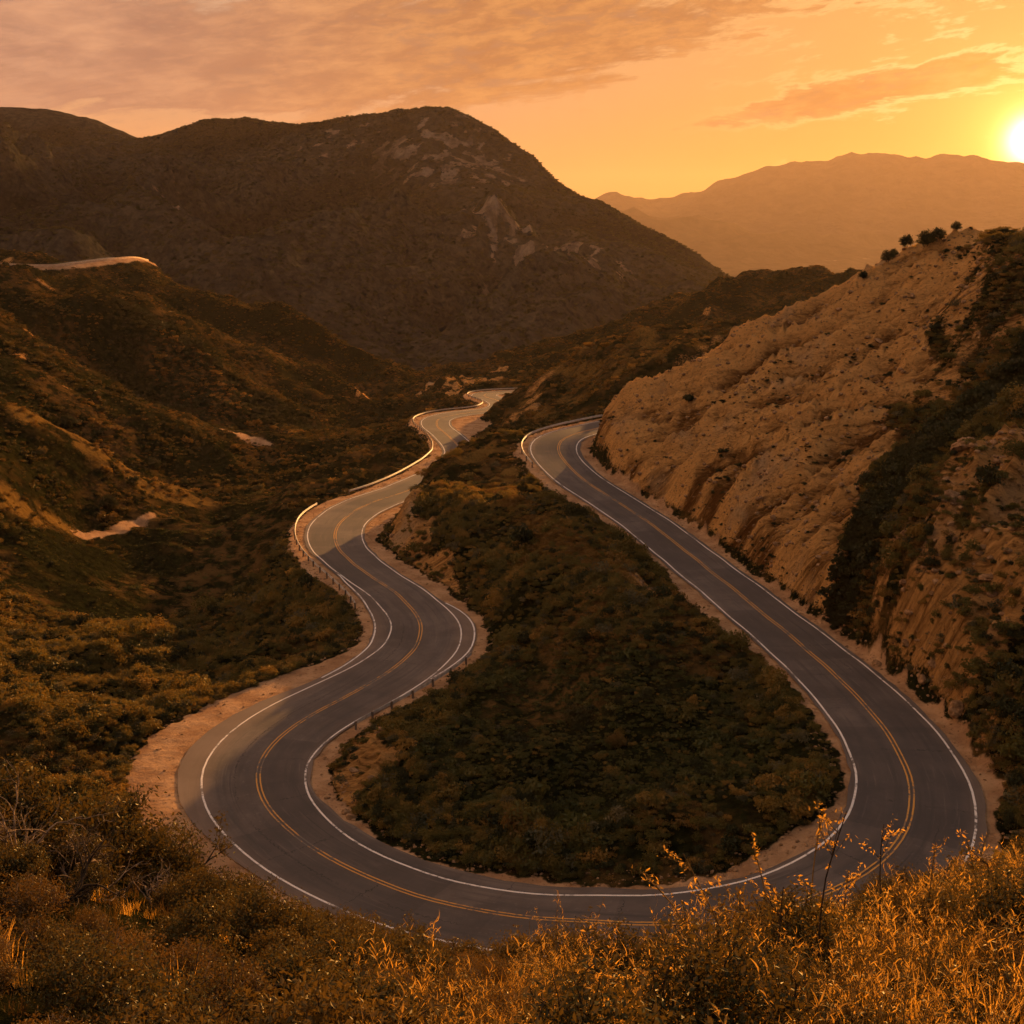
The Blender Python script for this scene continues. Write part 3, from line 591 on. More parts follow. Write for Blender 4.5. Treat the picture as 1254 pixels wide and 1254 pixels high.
def branches(R, p, d, L, r, depth, out, tips, bend=.35, fork=(2, 3), up=.12):
    n = 5; P = [p]; q = p.copy(); dd = d / np.linalg.norm(d)
    for i in range(n):
        dd = dd + bend * R.normal(size=3) * .5 + np.array([0, 0, up]); dd /= np.linalg.norm(dd); q = q + dd * L / n; P.append(q.copy())
    out.append(tube(P, r, r * .6, 4 if depth < 2 else 5)); tips.append((q, dd))
    if depth > 0:
        for _ in range(R.randint(fork[0], fork[1] + 1)):
            k = R.randint(2, n + 1); nd = dd + .9 * R.normal(size=3) * .7; branches(R, P[k], nd, L * (.55 + .25 * R.rand()), r * .58, depth - 1, out, tips, bend, fork, up)

# mid-distance shrub prototypes (unit radius)
def proto_mid(name, seed, n, leaf, mat, h=.85):
    V, F = shrub_leaves(seed, n, leaf, h); return make_mesh(name, V, F, [mat])
ML_SG = leaf_mat('sage_leaves', (.050, .054, .030), (.085, .082, .042), (.16, .13, .06), .25, .2)
MID = [proto_mid('chaparral_shrub', 200 + i, 420, .085, ML_CH, .6 + .12 * (i % 4)) for i in range(6)] + [proto_mid('sage_shrub', 260 + i, 300, .07, ML_SG, .7) for i in range(2)] + [proto_mid('tall_shrub', 264 + i, 520, .08, ML_CH, 1.25) for i in range(2)]
ML_GR = leaf_mat('green_leaves', (.034, .046, .011), (.060, .070, .017), (.120, .098, .024), .35, .12)
GRN = [proto_mid('green_cover', 266 + i, 150, .15, ML_GR, .55) for i in range(4)]
DRK = [proto_mid('dark_shrub', 230 + i, 520, .085, ML_DK, .8 + .15 * (i % 3)) for i in range(4)]
DRY = [proto_mid('dry_shrub', 250 + i, 260, .075, ML_DRY_SUN, .55) for i in range(3)]
ML_HL = leaf_mat('hill_leaves', (.026, .033, .009), (.052, .056, .014), (.16, .09, .019), .3, .03)
LOW = [proto_mid('low_scrub', 270 + i, 90, .2, ML_HL, .7) for i in range(4)]
LOWY = [proto_mid('low_dry_sun_scrub', 290 + i, 90, .2, ML_DRY_SUN, .6) for i in range(3)]
LOWD = [proto_mid('low_dark_scrub', 280 + i, 90, .2, ML_DK, .8) for i in range(2)]

def scatter(name, pts, sc, protos, pid, label, cat):
    coll = bpy.data.collections.new(name + '_kinds')
    for k, me in enumerate(protos):
        o = bpy.data.objects.new('%s_kind_%02d' % (name, k), me); coll.objects.link(o)
    me = bpy.data.meshes.new(name); me.vertices.add(len(pts)); me.vertices.foreach_set('co', np.asarray(pts, np.float32).ravel())
    for nm, ty_, arr in (('sc', 'FLOAT', sc), ('rz', 'FLOAT', rs.rand(len(pts)) * 6.283), ('pid', 'INT', pid)):
        a = me.attributes.new(nm, ty_, 'POINT'); a.data.foreach_set('value', np.asarray(arr, np.float32 if ty_ == 'FLOAT' else np.int32))
    o = link(name, me); ng = bpy.data.node_groups.new(name, 'GeometryNodeTree')
    ng.interface.new_socket('Geometry', in_out='INPUT', socket_type='NodeSocketGeometry'); ng.interface.new_socket('Geometry', in_out='OUTPUT', socket_type='NodeSocketGeometry')
    N = ng.nodes; L = ng.links
    gi = N.new('NodeGroupInput'); go = N.new('NodeGroupOutput'); ip = N.new('GeometryNodeInstanceOnPoints'); ci = N.new('GeometryNodeCollectionInfo')
    ci.inputs['Collection'].default_value = coll; ci.inputs['Separate Children'].default_value = True; ci.inputs['Reset Children'].default_value = True
    ip.inputs['Pick Instance'].default_value = True
    def na(nm, t):
        n = N.new('GeometryNodeInputNamedAttribute'); n.data_type = t; n.inputs['Name'].default_value = nm; return n.outputs['Attribute']
    cx = N.new('ShaderNodeCombineXYZ'); L.new(na('rz', 'FLOAT'), cx.inputs[2])
    e2r = N.new('FunctionNodeEulerToRotation'); L.new(cx.outputs[0], e2r.inputs[0])
    L.new(gi.outputs[0], ip.inputs['Points']); L.new(ci.outputs[0], ip.inputs['Instance']); L.new(na('pid', 'INT'), ip.inputs['Instance Index'])
    L.new(e2r.outputs[0], ip.inputs['Rotation']); L.new(na('sc', 'FLOAT'), ip.inputs['Scale']); L.new(ip.outputs[0], go.inputs[0])
    md = o.modifiers.new('scatter', 'NODES'); md.node_group = ng
    tag(o, label, cat, kind='stuff'); return o

# candidate shrub places over the near terrain, thinned with distance
NC = 330000
daz = np.radians(-31 + 62 * rs.rand(NC)); u_ = rs.rand(NC)
dist = np.where(rs.rand(NC) < .56, 24 + 150 * np.sqrt(u_), np.sqrt(170 ** 2 + u_ * (640 ** 2 - 170 ** 2)))
sx, sy = dist * np.sin(daz), dist * np.cos(daz)
ok = (sx > -320) & (sx < 230) & (sy < 640)
sx, sy, dist = sx[ok], sy[ok], dist[ok]
si, so = nearest_road(sx, sy); sedge = np.abs(so) - np.where(so > 0, dA[si], dB[si])
s_sun_tint = gridsample(a_sun_tint, sx, sy); srock, sdirt, sdry_sun = gridsample(a_rock, sx, sy), gridsample(a_dirt, sx, sy), gridsample(a_dry_sun, sx, sy)
scut, snear = gridsample(m_cut, sx, sy), gridsample(m_near, sx, sy)
gully_poly = [at(*a) for a in [(1005,730,112),(1015,660,118),(1060,615,122),(1110,560,129),(1165,500,136),(1254,430,141),(1300,430,139),(1270,500,123),(1185,550,118),(1100,632,113),(1050,690,111)]]
sgul = in_poly(sx, sy, gully_poly, 1.5)
clump = fbm(sx / 11, sy / 11, 4, 201)
hollow_poly = [at(*a) for a in [(520,960,88),(560,860,100),(640,810,112),(760,850,108),(900,900,98),(950,950,88),(860,1010,80),(700,1020,77),(560,1010,80)]]
vfloor_poly = [at(*a) for a in [(60,700,190),(150,672,205),(240,650,235),(330,615,262),(390,590,262),(330,650,212),(260,720,180),(180,765,168),(90,780,158),(20,760,160)]]
soft2x, soft2y = sx + 4 * perlin(sx / 9, sy / 9, 205), sy + 4 * perlin(sx / 9, sy / 9, 206)
prob = np.clip(.75 + .8 * clump, .05, 1)
hol = np.maximum(in_poly(soft2x, soft2y, hollow_poly, 5.0), in_poly(soft2x, soft2y, vfloor_poly, 6.0))
prob *= np.where(dist < 190, 1.0, .85) * (1 + .6 * hol)
prob *= 1 - .93 * np.clip(srock * 1.05, 0, 1) * (1 - .18 * snear)
prob *= sstep(.5, .2, sdirt) * (1 - .25 * s_sun_tint)
darkg = [at(*a) for a in [(120,370,415),(200,395,425),(250,440,410),(330,490,405),(430,520,400),(330,520,380),(240,480,372),(150,420,375)]]
sdg = in_poly(sx + 9 * perlin(sx / 18, sy / 18, 207), sy + 9 * perlin(sx / 18, sy / 18, 208), darkg, 6)
prob = np.where((sgul > .5) | (sdg > .5), 1.0, prob)
size = np.where(sy < 62, 1.0, .68) * (.40 + .80 * rs.rand(len(sx)) ** 2.2) * (1 + .35 * clump)
size *= np.where(scut > .5, .55, 1.0) * np.where(sgul > .5, 1.35, 1.0) * np.where(sy < 62, .8, 1) * np.where(dist > 190, 1.1, 1) * (1 - .62 * hol * (rs.rand(len(sx)) < .93)) * np.where(rs.rand(len(sx)) < .05, 2.0, 1)
size = np.where((sedge < .2 + size * .75) & (sedge > .1), size * .4, size)
keep = (rs.rand(len(sx)) < prob * np.where(sedge < 1.2, .6, 1)) & (sedge > .05 + size * .55) & (dist > 23)
size = size * (1 + .6 * sdg)
sx, sy, size, sgul, sdry_sun, scut, dist, sedge, sdg, s_sun_tint, hol = [v[keep] for v in (sx, sy, size, sgul, sdry_sun, scut, dist, sedge, sdg, s_sun_tint, hol)]
sz = ground(sx, sy) - .12 * size
P = np.c_[sx, sy, sz]
dry_sun_wt = sstep(.2, .9, sdry_sun + .5 * (rs.rand(len(sx)) - .5)) * .42
r1 = rs.rand(len(sx))
sk = np.where(sgul > .5, 1, np.where(scut > .5, np.where(r1 < .75, 1, 2), np.where(r1 < dry_sun_wt, 2, np.where((r1 > .86) | (sdg > .5), 1, 0))))
sk = np.where((s_sun_tint > .35) & (rs.rand(len(sx)) < .75) & (sdg < .5), 2, sk)   # 0 chaparral, 1 dark, 2 dry, also ridges tinted as sunlit
sk = np.where((sk != 1) & (hol > .5) & (rs.rand(len(sx)) < .85), 3, sk)
print('shrubs', len(P))
# visibility from the road-side viewpoint, so the ones seen largest become things of their own
qx, qy, qd = topix(P + np.c_[sx * 0, sx * 0, size * .7])
score = size / dist
inv = (qx > 4) & (qx < 1250) & (qy > 4) & (qy < 1140)
cand = np.where(inv)[0]; cand = cand[np.argsort(-score[cand])][:5000]
tt = np.linspace(.03, .985, 90)[None]
Tp = P[cand] + np.c_[0 * cand, 0 * cand, size[cand] * .7]
lx, ly, lz = Tp[:, :1] * tt, Tp[:, 1:2] * tt, Tp[:, 2:] * tt
vis = (ground(lx.ravel(), ly.ravel()).reshape(lx.shape) + .25 < lz).all(1)
cand = cand[vis]
chosen = []; cnt = {0: 0, 1: 0, 2: 0, 3: 0}; lim = {0: 260, 1: 170, 2: 60, 3: 60}
for i in cand:
    if cnt[sk[i]] < lim[sk[i]]: chosen.append(i); cnt[sk[i]] += 1
chosen = np.array(chosen); rest = np.ones(len(P), bool); rest[chosen] = False
names = {0: 'chaparral_shrub', 1: 'dark_shrub', 2: 'dry_shrub', 3: 'green_shrub'}; protos = {0: MID, 1: DRK, 2: DRY, 3: GRN}
WHAT = {0: 'leafy olive green shrub', 1: 'dark bushy shrub', 2: 'dry brown shrub', 3: 'low bright green shrub'}
def region(i):
    x, y = sx[i], sy[i]
    if sgul[i] > .5: return 'in the dark gully cutting the right hillside', 'in the gully'
    if scut[i] > .5: return 'scattered on the bare sloping road cut', 'on the road cut'
    j, o = nearest_road(np.array([x]), np.array([y])); j = j[0]; o = o[0]; s = RS[j]
    if y < 64: return 'on the near bank below the viewpoint', 'on the near bank'
    if o < 0 and s < 165: return 'on the steep right bank above the road', 'on the right bank'
    if o < 0: return 'on the valley slope outside the left bends', 'on the valley slope'
    return 'on the brushy slope inside the hairpin', 'inside the hairpin'
for i in chosen:
    k = sk[i]; w, g = region(i); me = protos[k][rs.randint(len(protos[k]))]
    o = bpy.data.objects.new(names[k], me); COL.objects.link(o); o.location = P[i]; s = size[i] * 1.15
    o.scale = (s, s, s * (.9 + .3 * rs.rand())); o.rotation_euler = (0, 0, rs.rand() * 6.28)
    tag(o, WHAT[k] + ' ' + w, 'shrub', WHAT[k].replace('shrub', 'shrubs') + ' ' + g)
nr = rest & (dist < 200)
def sc_group(mask, name, plist, label):
    idx = np.where(mask)[0]; pid = rs.randint(len(plist), size=len(idx))
    scatter(name, P[idx], size[idx] * 1.15, plist, pid, label, 'brush')
sc_group(nr & (sk == 0), 'chaparral_brush', MID, 'dense olive green chaparral cover on the slopes around the road')
sc_group(nr & (sk == 1), 'dark_brush', DRK, 'dark brush filling the gully and dotted over the slopes')
sc_group(nr & (sk == 2), 'dry_brush', DRY, 'dry brown brush dotted over the slopes')
sc_group(rest & (sk == 3), 'green_cover', GRN, 'low green cover in the hollow inside the hairpin and on the valley floor')
fr_ = rest & (dist >= 200)
sc_group(fr_ & (sk == 2), 'dry_sun_hill_brush', LOWY, 'dry golden brush of the far side hills, set on ridges to paint them sunlit')
sc_group(fr_ & (sk == 0), 'hill_brush', LOW, 'low brush cover on the far side hills and valley')
sc_group(fr_ & (sk == 1), 'dark_hill_brush', LOWD, 'dark brush dotted over the far side hills and valley')
# brush of the big mountain
NM = 60000
ax = np.radians(-27 + 44 * rs.rand(NM)); dm = np.sqrt(650 ** 2 + rs.rand(NM) * (1650 ** 2 - 650 ** 2)); bx, by = dm * np.sin(ax), dm * np.cos(ax)
ok = (by > 615) & (by < 2100) & (bx > -980) & (bx < 590); bx, by = bx[ok], by[ok]
ii = np.clip(((bx + 1000) / 5).astype(int), 0, mx_.shape[1] - 2); jj = np.clip(((by - 610) / 5).astype(int), 0, mx_.shape[0] - 2)
fu, fv = (bx + 1000) / 5 - ii, (by - 610) / 5 - jj; Zm = mz.reshape(mx_.shape)
bz = (Zm[jj, ii] * (1 - fu) + Zm[jj, ii + 1] * fu) * (1 - fv) + (Zm[jj + 1, ii] * (1 - fu) + Zm[jj + 1, ii + 1] * fu) * fv
rk_ = rockm.reshape(mx_.shape)[jj, ii]; keep = rs.rand(len(bx)) < np.clip(.8 + .6 * fbm(bx / 40, by / 40, 3, 221), .1, 1) * (1 - .9 * np.clip(rk_ * 1.5, 0, 1))
bx, by, bz = bx[keep], by[keep], bz[keep]
scatter('mountain_brush', np.c_[bx, by, bz - .4], 1.2 + 1.6 * rs.rand(len(bx)) ** 2, LOWD, rs.randint(2, size=len(bx)), 'dark scrub speckling the big mountain', 'brush')

# ------------------------------------------------------------------ near vegetation
def near_bush(name, seed, nleaf, leaf, lmat, smat, h, stems=9, depth=2):
    R = np.random.RandomState(seed); out = []; tips = []
    for i in range(stems):
        a = R.rand() * 6.28; d = np.array([math.cos(a) * .6, math.sin(a) * .6, .9 + .5 * R.rand()])
        branches(R, np.array([.06 * math.cos(a), .06 * math.sin(a), -.05]), d, .5 * h, .018, depth, out, tips, .4, (2, 4), .1)
    V, F = join(out); sm = make_mesh(name + '_stems', V, F, [smat], True)
    tp = np.array([t[0] for t in tips]); td = np.array([t[1] for t in tips])
    n1 = int(nleaf * .6); k = R.randint(len(tp), size=n1)
    C = tp[k] - td[k] * (R.rand(n1, 1) * .22) + R.normal(size=(n1, 3)) * .045 * (1 + h * .3)
    V1, F1 = leaf_quads(C, td[k] + R.normal(size=(n1, 3)) * .5, leaf * (.6 + .8 * R.rand(n1)), R, .38)
    V2, F2 = shrub_leaves(seed + 1, nleaf - n1, leaf * 1.05, h * .95, 12, .3)
    V, F = join([(V1, F1), (V2 * np.array([.8, .8, .95]), F2)])
    return make_mesh(name + '_foliage', V, F, [lmat]), sm
BUSH = [near_bush('olive_bush', 300 + i, 5200, .030, ML_OL, MK_D, 1.0 + .15 * i) for i in range(3)]
BRNB = [near_bush('brown_bush', 320 + i, 4200, .026, ML_BR, MK_P, .8 + .1 * i, 11) for i in range(3)]

def weed(name, seed, ns=12, hh=.75):
    R = np.random.RandomState(seed); st = []; LV = []; LF = []; LM = []; o = 0
    for i in range(ns):
        a = R.rand() * 6.28; h = hh * (.55 + .6 * R.rand()); lean = .25 + .45 * R.rand(); p = np.array([.1 * math.cos(a) * R.rand(), .1 * math.sin(a) * R.rand(), -.03])
        P = []; d = np.array([math.cos(a) * lean, math.sin(a) * lean, 1.]); q = p.copy()
        for k in range(7):
            P.append(q.copy()); d = d / np.linalg.norm(d) + R.normal(size=3) * .13; q = q + d / np.linalg.norm(d) * h / 6
        P = np.array(P); st.append(tube(P, .0045, .002, 3))
        for k in range(44):
            t = .12 + .88 * R.rand(); f = t * 6; j = min(int(f), 5); c = P[j] + (P[j + 1] - P[j]) * (f - j)
            b = R.rand() * 6.28; ln = (.045 + .085 * R.rand() ** 1.5) * (1.25 - .5 * t); w = ln * (.022 + .034 * R.rand()); dd = np.array([math.cos(b), math.sin(b), .4 + 1.0 * R.rand()]); sd = np.array([-math.sin(b), math.cos(b), .3 * R.normal()])
            curl = R.normal() * 1.0; pts = []
            for s in range(5):
                dd = dd / np.linalg.norm(dd); ww = w * (.8, 1.0, 1.0, .7, .15)[s]; pts += [c - sd * ww, c + sd * ww]; c = c + dd * ln / 4
                dd = dd + np.array([0, 0, -.35 + curl]) * .7 + sd * .5 * curl
            LV += pts
            for s in range(4): LF.append((o + 2 * s, o + 2 * s + 1, o + 2 * s + 3, o + 2 * s + 2)); LM.append(0 if t > .64 + .2 * R.normal() else 1)
            o += 10
    V, F = join(st)
    return make_mesh(name + '_leaves', np.array(LV), np.array(LF), [ML_GD, ML_OL], False, None, LM), make_mesh(name + '_stems', V, F, [MK_G], True)
WEED = [weed('golden_weed', 340 + i, 11 + i, .6 + .07 * i) for i in range(4)]

def plant(name, kind, loc, s, label, cat, group, parts=('foliage', 'stems'), hz=1.0):
    r = empty(name, loc, rs.rand() * 6.28); r.scale = (s, s, s * hz); tag(r, label, cat, group)
    for nm, me in zip(parts, kind): link(nm, me, r)
    return r
# named bushes: pixel of the base, distance, size
def gat(px, d):
    x = (px - 627) / FPX * d * 1.12; return np.array([x, d, float(ground(x, d)[0])])
special = [
 (40, 15.5, 1.5, 0, 'big dark olive bush at the left edge under bare pale branches'),
 (130, 17, 1.35, 1, 'olive bush beside the bare pale branches, growing against the dirt pullout'),
 (215, 17.5, 1.15, 2, 'olive bush on the near bank under the dirt pullout'),
 (300, 18.5, 1.0, 0, 'olive bush leaning over the white line at the foot of the left hairpin'),
 (370, 19, .85, 1, 'smaller olive bush at the road edge below the left hairpin'),
 (440, 19.5, .75, 2, 'low olive bush standing against the grey road below the left hairpin'),
 (535, 18.5, .75, 0, 'round olive bush at the top of the near bank, left of the upright sprig'),
 (635, 17.5, .95, 1, 'upright feathery sprig bush rising in front of the yellow line'),
 (690, 18, .85, 2, 'feathery olive bush close to the right of the upright sprig'),
]
for px, d, s, k, lab in special:
    plant('olive_bush', BUSH[k], gat(px, d), s, lab, 'bush', 'olive bushes along the top of the near bank', hz=1.1)
# the rest of the near bank
fgP = []
def try_place(x, y, r):
    for (a, b, c) in fgP:
        if (a - x) ** 2 + (b - y) ** 2 < (.62 * (r + c)) ** 2: return False
    fgP.append((x, y, r)); return True
for px, d, s, k, lab in special: q = gat(px, d); fgP.append((q[0], q[1], s * .6))
nb = [0, 0, 0]
for _ in range(9000):
    y = 4.2 + 19 * rs.rand() ** .8; x = (rs.rand() * 2 - 1) * (.50 * y + .6)
    side = x / (.46 * y); g = rs.rand()
    if side > .05 and y < 19 or (side > -.35 and y < 9 and g < .7):
        kind = 'w' if g < .72 else ('b' if g < .84 else 'o')
    else: kind = 'o' if (g < .5 and y > 10) or (side < -.15 and g < .62) or (side < -.3 and y > 12) else 'b'
    r = {'w': .34, 'b': .42, 'o': .55}[kind] * (.75 + .5 * rs.rand())
    if not try_place(x, y, r): continue
    z = float(ground(x, y)[0]); loc = (x, y, z)
    if kind == 'w' and nb[0] < 280:
        nb[0] += 1; plant('golden_weed', WEED[rs.randint(4)], loc, r * 2.75, 'golden backlit weed with curly leaves on the near bank', 'weed', 'golden weeds on the near bank', ('leaves', 'stems'), .75 + .7 * rs.rand() ** 2)
    elif kind == 'b' and nb[1] < 200:
        nb[1] += 1; plant('brown_bush', BRNB[rs.randint(3)], loc, r * 1.25, 'low brown twiggy bush on the near bank', 'bush', 'brown bushes on the near bank')
    elif kind == 'o' and nb[2] < 120:
        nb[2] += 1; plant('olive_bush', BUSH[rs.randint(3)], loc, r * 1.2, 'olive bush among the brown bushes on the near bank', 'bush', 'olive bushes on the near bank')
print('near plants', nb)
# under-growth between the bushes
ng_ = 2600; yy = 3.2 + 21 * rs.rand(ng_) ** .75; xx = (rs.rand(ng_) * 2 - 1) * (.52 * yy + 1); kp = (xx > -.12 * yy) | (rs.rand(ng_) < .25); xx, yy = xx[kp], yy[kp]; ng_ = len(xx)
WS = []
for i in range(3):
    R = np.random.RandomState(400 + i); n = 46; a = R.rand(n) * 6.28; C0 = np.c_[R.normal(size=n) * .09, R.normal(size=n) * .09, np.zeros(n)]; V = []; F = []; 
    for j in range(n):
        h = .16 + .26 * R.rand(); dx, dy = math.cos(a[j]) * h * .45, math.sin(a[j]) * h * .45; sx_, sy_ = -math.sin(a[j]) * .0045, math.cos(a[j]) * .0045; c = C0[j]; o = len(V)
        V += [c + (-sx_, -sy_, 0), c + (sx_, sy_, 0), c + (dx * .4 + sx_, dy * .4 + sy_, h * .6), c + (dx * .4 - sx_, dy * .4 - sy_, h * .6), c + (dx, dy, h), c + (dx * 1.02, dy, h)]
        F += [(o, o + 1, o + 2, o + 3), (o + 3, o + 2, o + 4, o + 5)]
    WS.append(make_mesh('dry_grass', np.array(V), np.array(F), [ML_BR if i else ML_GD]))
scatter('dry_grass', np.c_[xx, yy, ground(xx, yy) - .02], .45 + .5 * rs.rand(ng_), WS, rs.randint(3, size=ng_), 'dry grass covering the near bank between the bushes', 'grass')

# bare pale branches at the left edge
def bare(seed, loc, L, label, mat, depth=4, n=4, lean=(0.25, 0.1)):
    R = np.random.RandomState(seed); out = []; tips = []
    for i in range(n):
        a = R.rand() * 6.28; branches(R, np.array([0., 0, -.1]), np.array([math.cos(a) * .55 + lean[0], math.sin(a) * .4 + lean[1], 1.1]), L, .022, depth, out, tips, .55, (2, 3), .06)
    V, F = join(out); o = link('bare_shrub', make_mesh('bare_shrub', V, F, [mat], True), None, loc); tag(o, label, 'shrub', 'leafless shrubs on the near bank'); return o
bare(501, gat(25, 13.5), .75, 'bare shrub with pale crooked twigs at the far left of the near bank', MK_P)
bare(502, gat(110, 14.5), .62, 'leafless shrub with pale crooked twigs behind the big dark olive bush', MK_P)
bare(503, gat(70, 12.5), .62, 'dark forked leafless branches rising through the big olive bush', MK_D)
bare(504, gat(190, 15.5), .42, 'small leafless shrub beside the dirt pullout bank', MK_P, 3)
bare(505, gat(345, 11), .26, 'low leafless twig on the brown bushes below the left hairpin', MK_P, 3, 2)
# tall dry stalks on the right
def stalk(seed, pxb, d, h, leanx, label, mat, leafy=True):
    R = np.random.RandomState(seed); base_ = gat(pxb, d); P = []; q = np.array([0., 0, -.1]); dd = np.array([leanx, .1 * R.normal(), 1.])
    for k in range(10):
        P.append(q.copy()); dd = dd / np.linalg.norm(dd) + R.normal(size=3) * .05; q = q + dd / np.linalg.norm(dd) * h / 9
    P = np.array(P); parts = [tube(P, .011, .0045, 5)]; LV = []; LF = []; o = 0
    for k in range(7):
        j = 3 + R.randint(6); a = R.rand() * 6.28; Q = [P[j]]; e = np.array([math.cos(a) * .8, math.sin(a) * .5, .9])
        for s in range(4): e = e + R.normal(size=3) * .15; Q.append(Q[-1] + e / np.linalg.norm(e) * h * .05 * (1.3 - j * .05))
        parts.append(tube(np.array(Q), .004, .002, 4))
        if leafy:
            for s in range(16):
                c = Q[R.randint(1, 5)] + R.normal(size=3) * .02; V_, F_ = leaf_quads(c[None], R.normal(size=(1, 3)), np.array([.012 + .018 * R.rand()]), R, .35); LV.append(V_); LF.append(F_ + o); o += 4
    V, F = join(parts); r = empty('dry_stalk', base_); tag(r, label, 'stalk', 'tall dry stalks on the near bank')
    link('stem', make_mesh('dry_stalk_stem', V, F, [mat], True), r)
    if leafy: link('leaves', make_mesh('dry_stalk_heads', np.vstack(LV), np.vstack(LF), [ML_GD]), r)
for a in [(601,925,9.0,1.76,-.33,'tall bent golden stalk leaning left across the inside white line',MK_G),
          (602,968,10,1.69,-.28,'golden stalk with a leafy tip crossing the bottom of the road',MK_G),
          (603,985,9.5,1.76,.02,'golden upright stalk in front of the inside white line of the hairpin',MK_G),
          (604,1003,9.0,2.02,-.02,'thin dark upright stalk crossing both road lines',MK_D),
          (605,1078,10,1.49,.02,'dark upright stalk with golden leaves in front of the yellow line',MK_D),
          (606,905,8,1.56,-.5,'long slanting golden stem leaning left over the near weeds',MK_G),
          (607,860,9.5,1.17,-.2,'short leaning golden stalk below the bottom of the road',MK_G),
          (608,1040,10.5,1.23,-.25,'leafy golden stalk on the right between two dark stalks',MK_G),
          (609,1130,11,1.23,.05,'feathery golden stalk standing before the outer lane',MK_G),
          (610,1215,10,1.30,-.2,'golden stalk at the right edge beside the outer white line',MK_G),
          (611,780,8,1.17,-.55,'slanting bare stem on the near bank below the road',MK_G),
          (612,950,8.5,1.23,.1,'dark thin twig among the golden weeds',MK_D)]: stalk(*a)

# ------------------------------------------------------------------ guard rails
def metal():
    m, nt = new_mat('galvanised_steel'); b = NB(nt); n = b.noise(b.pos(), 1.5, 5, .7)
    b.out(b.bsdf(b.mix(b.ss(.4, .7, n), (.52, .48, .43), (.34, .28, .22)), .6, None, .3, 0)); return m
MG = metal(); MWD = bark('weathered_post', (.12, .09, .065), (.20, .15, .11))
def rail(offs_tab, side, label, posts=True):
    tb_ = np.array(offs_tab, float); i0, i1 = irange(tb_[0, 0], tb_[-1, 0]); off = np.interp(RS, tb_[:, 0], tb_[:, 1]) * side
    off = smooth(off, 9); Q = offset_pts(off, 0, i0, i1); nrm = RN[i0:i1] * (-side)
    gz = ground(Q[:, 0], Q[:, 1]); gz = smooth(gz, 9) if len(gz) > 12 else gz
    prof = [(0, .42), (.06, .47), (.06, .52), (.01, .58), (.06, .64), (.06, .70), (0, .76), (-.02, .76), (-.02, .42)]
    cols = [np.c_[Q[:, :2] + nrm * a, gz + h] for a, h in prof + [prof[0]]]
    V, F = strip(cols); r = empty('guardrail', (0, 0, 0)); tag(r, label, 'guardrail', 'roadside guardrails')
    link('rail', make_mesh('guardrail_rail', V, F, [MG]), r)
    for j in range(0, len(Q), 2):
        p, n_ = Q[j], nrm[j]; t_ = np.array([n_[1], -n_[0]]); c = p[:2] - n_ * .11; z0, z1 = gz[j] - .5, gz[j] + .80
        cs = [c + t_ * .075 + n_ * .085, c - t_ * .075 + n_ * .085, c - t_ * .075 - n_ * .085, c + t_ * .075 - n_ * .085]
        V = np.array([[*q, z0] for q in cs] + [[*q, z1] for q in cs]); F = np.array([(0, 1, 5, 4), (1, 2, 6, 5), (2, 3, 7, 6), (3, 0, 4, 7), (4, 5, 6, 7), (3, 2, 1, 0)])
        link('post', make_mesh('guardrail_post', V, F, [MWD]), r)
    return r
rail([(246,6.3),(261,5.2),(274,5.2),(282,5.7),(290,6.4),(296,7.2),(304,7.4)], -1, 'pale guardrail curving round the outside of the left bend')
rail([(313,7.7),(340,7.9),(363,6.7),(387,5.2),(410,4.9),(430,6.8),(440,7.6),(456,7.2),(473,6.0),(483,5.2),(530,5.4)], -1, 'long guardrail along the valley side of the far winding stretch')
rail([(-38,5.8),(-10,6.0),(2,6.2),(12,6.0),(23,5.7)], 1, 'guardrail round the outside of the crest bend')
rail([(208,5.3),(215,5.5),(222,5.9),(229,6.9)], 1, 'short guardrail at the inside edge where the left hairpin begins to climb')

# ------------------------------------------------------------------ distant road on the far left hillside
dp = np.array([at(*a) for a in [(-60,321,498),(15,324,503),(60,325,508),(100,321,522),(148,315.5,548),(170,319,580)]]); dpr, _ = resample(dp, 3.0)
dt_ = np.gradient(dpr[:, :2], axis=0); dt_ /= np.linalg.norm(dt_, axis=1)[:, None]; dn_ = np.c_[dt_[:, 1], -dt_[:, 0]]
cols = [np.c_[dpr[:, :2] + dn_ * o, dpr[:, 2] + h] for o, h in [(4.2, 0), (-5, .15)]]
V, F = strip(cols); link('far_road', make_mesh('far_road', V, F, [MR], False, dict(off=np.zeros(len(V)))))
tag(bpy.data.objects['far_road'], 'short piece of the distant road on the left hillside', 'road', kind='structure')
def mconc():
    m, nt = new_mat('pale_concrete'); b = NB(nt); n = b.noise(b.pos(), .8, 5, .7)
    b.out(b.bsdf(b.mix(b.ss(.35, .7, n), (.62, .45, .30), (.45, .31, .20)), .85)); return m
cols = [np.c_[dpr[:, :2] + dn_ * o, dpr[:, 2] + h] for o, h in [(4.75, -1.6), (4.6, .55), (4.3, .55), (4.3, -1.6)]]
V, F = strip(cols); wl = link('retaining_wall', make_mesh('retaining_wall', V, F, [mconc()]))
tag(wl, 'pale sunlit retaining wall under the distant road on the left hillside', 'wall')

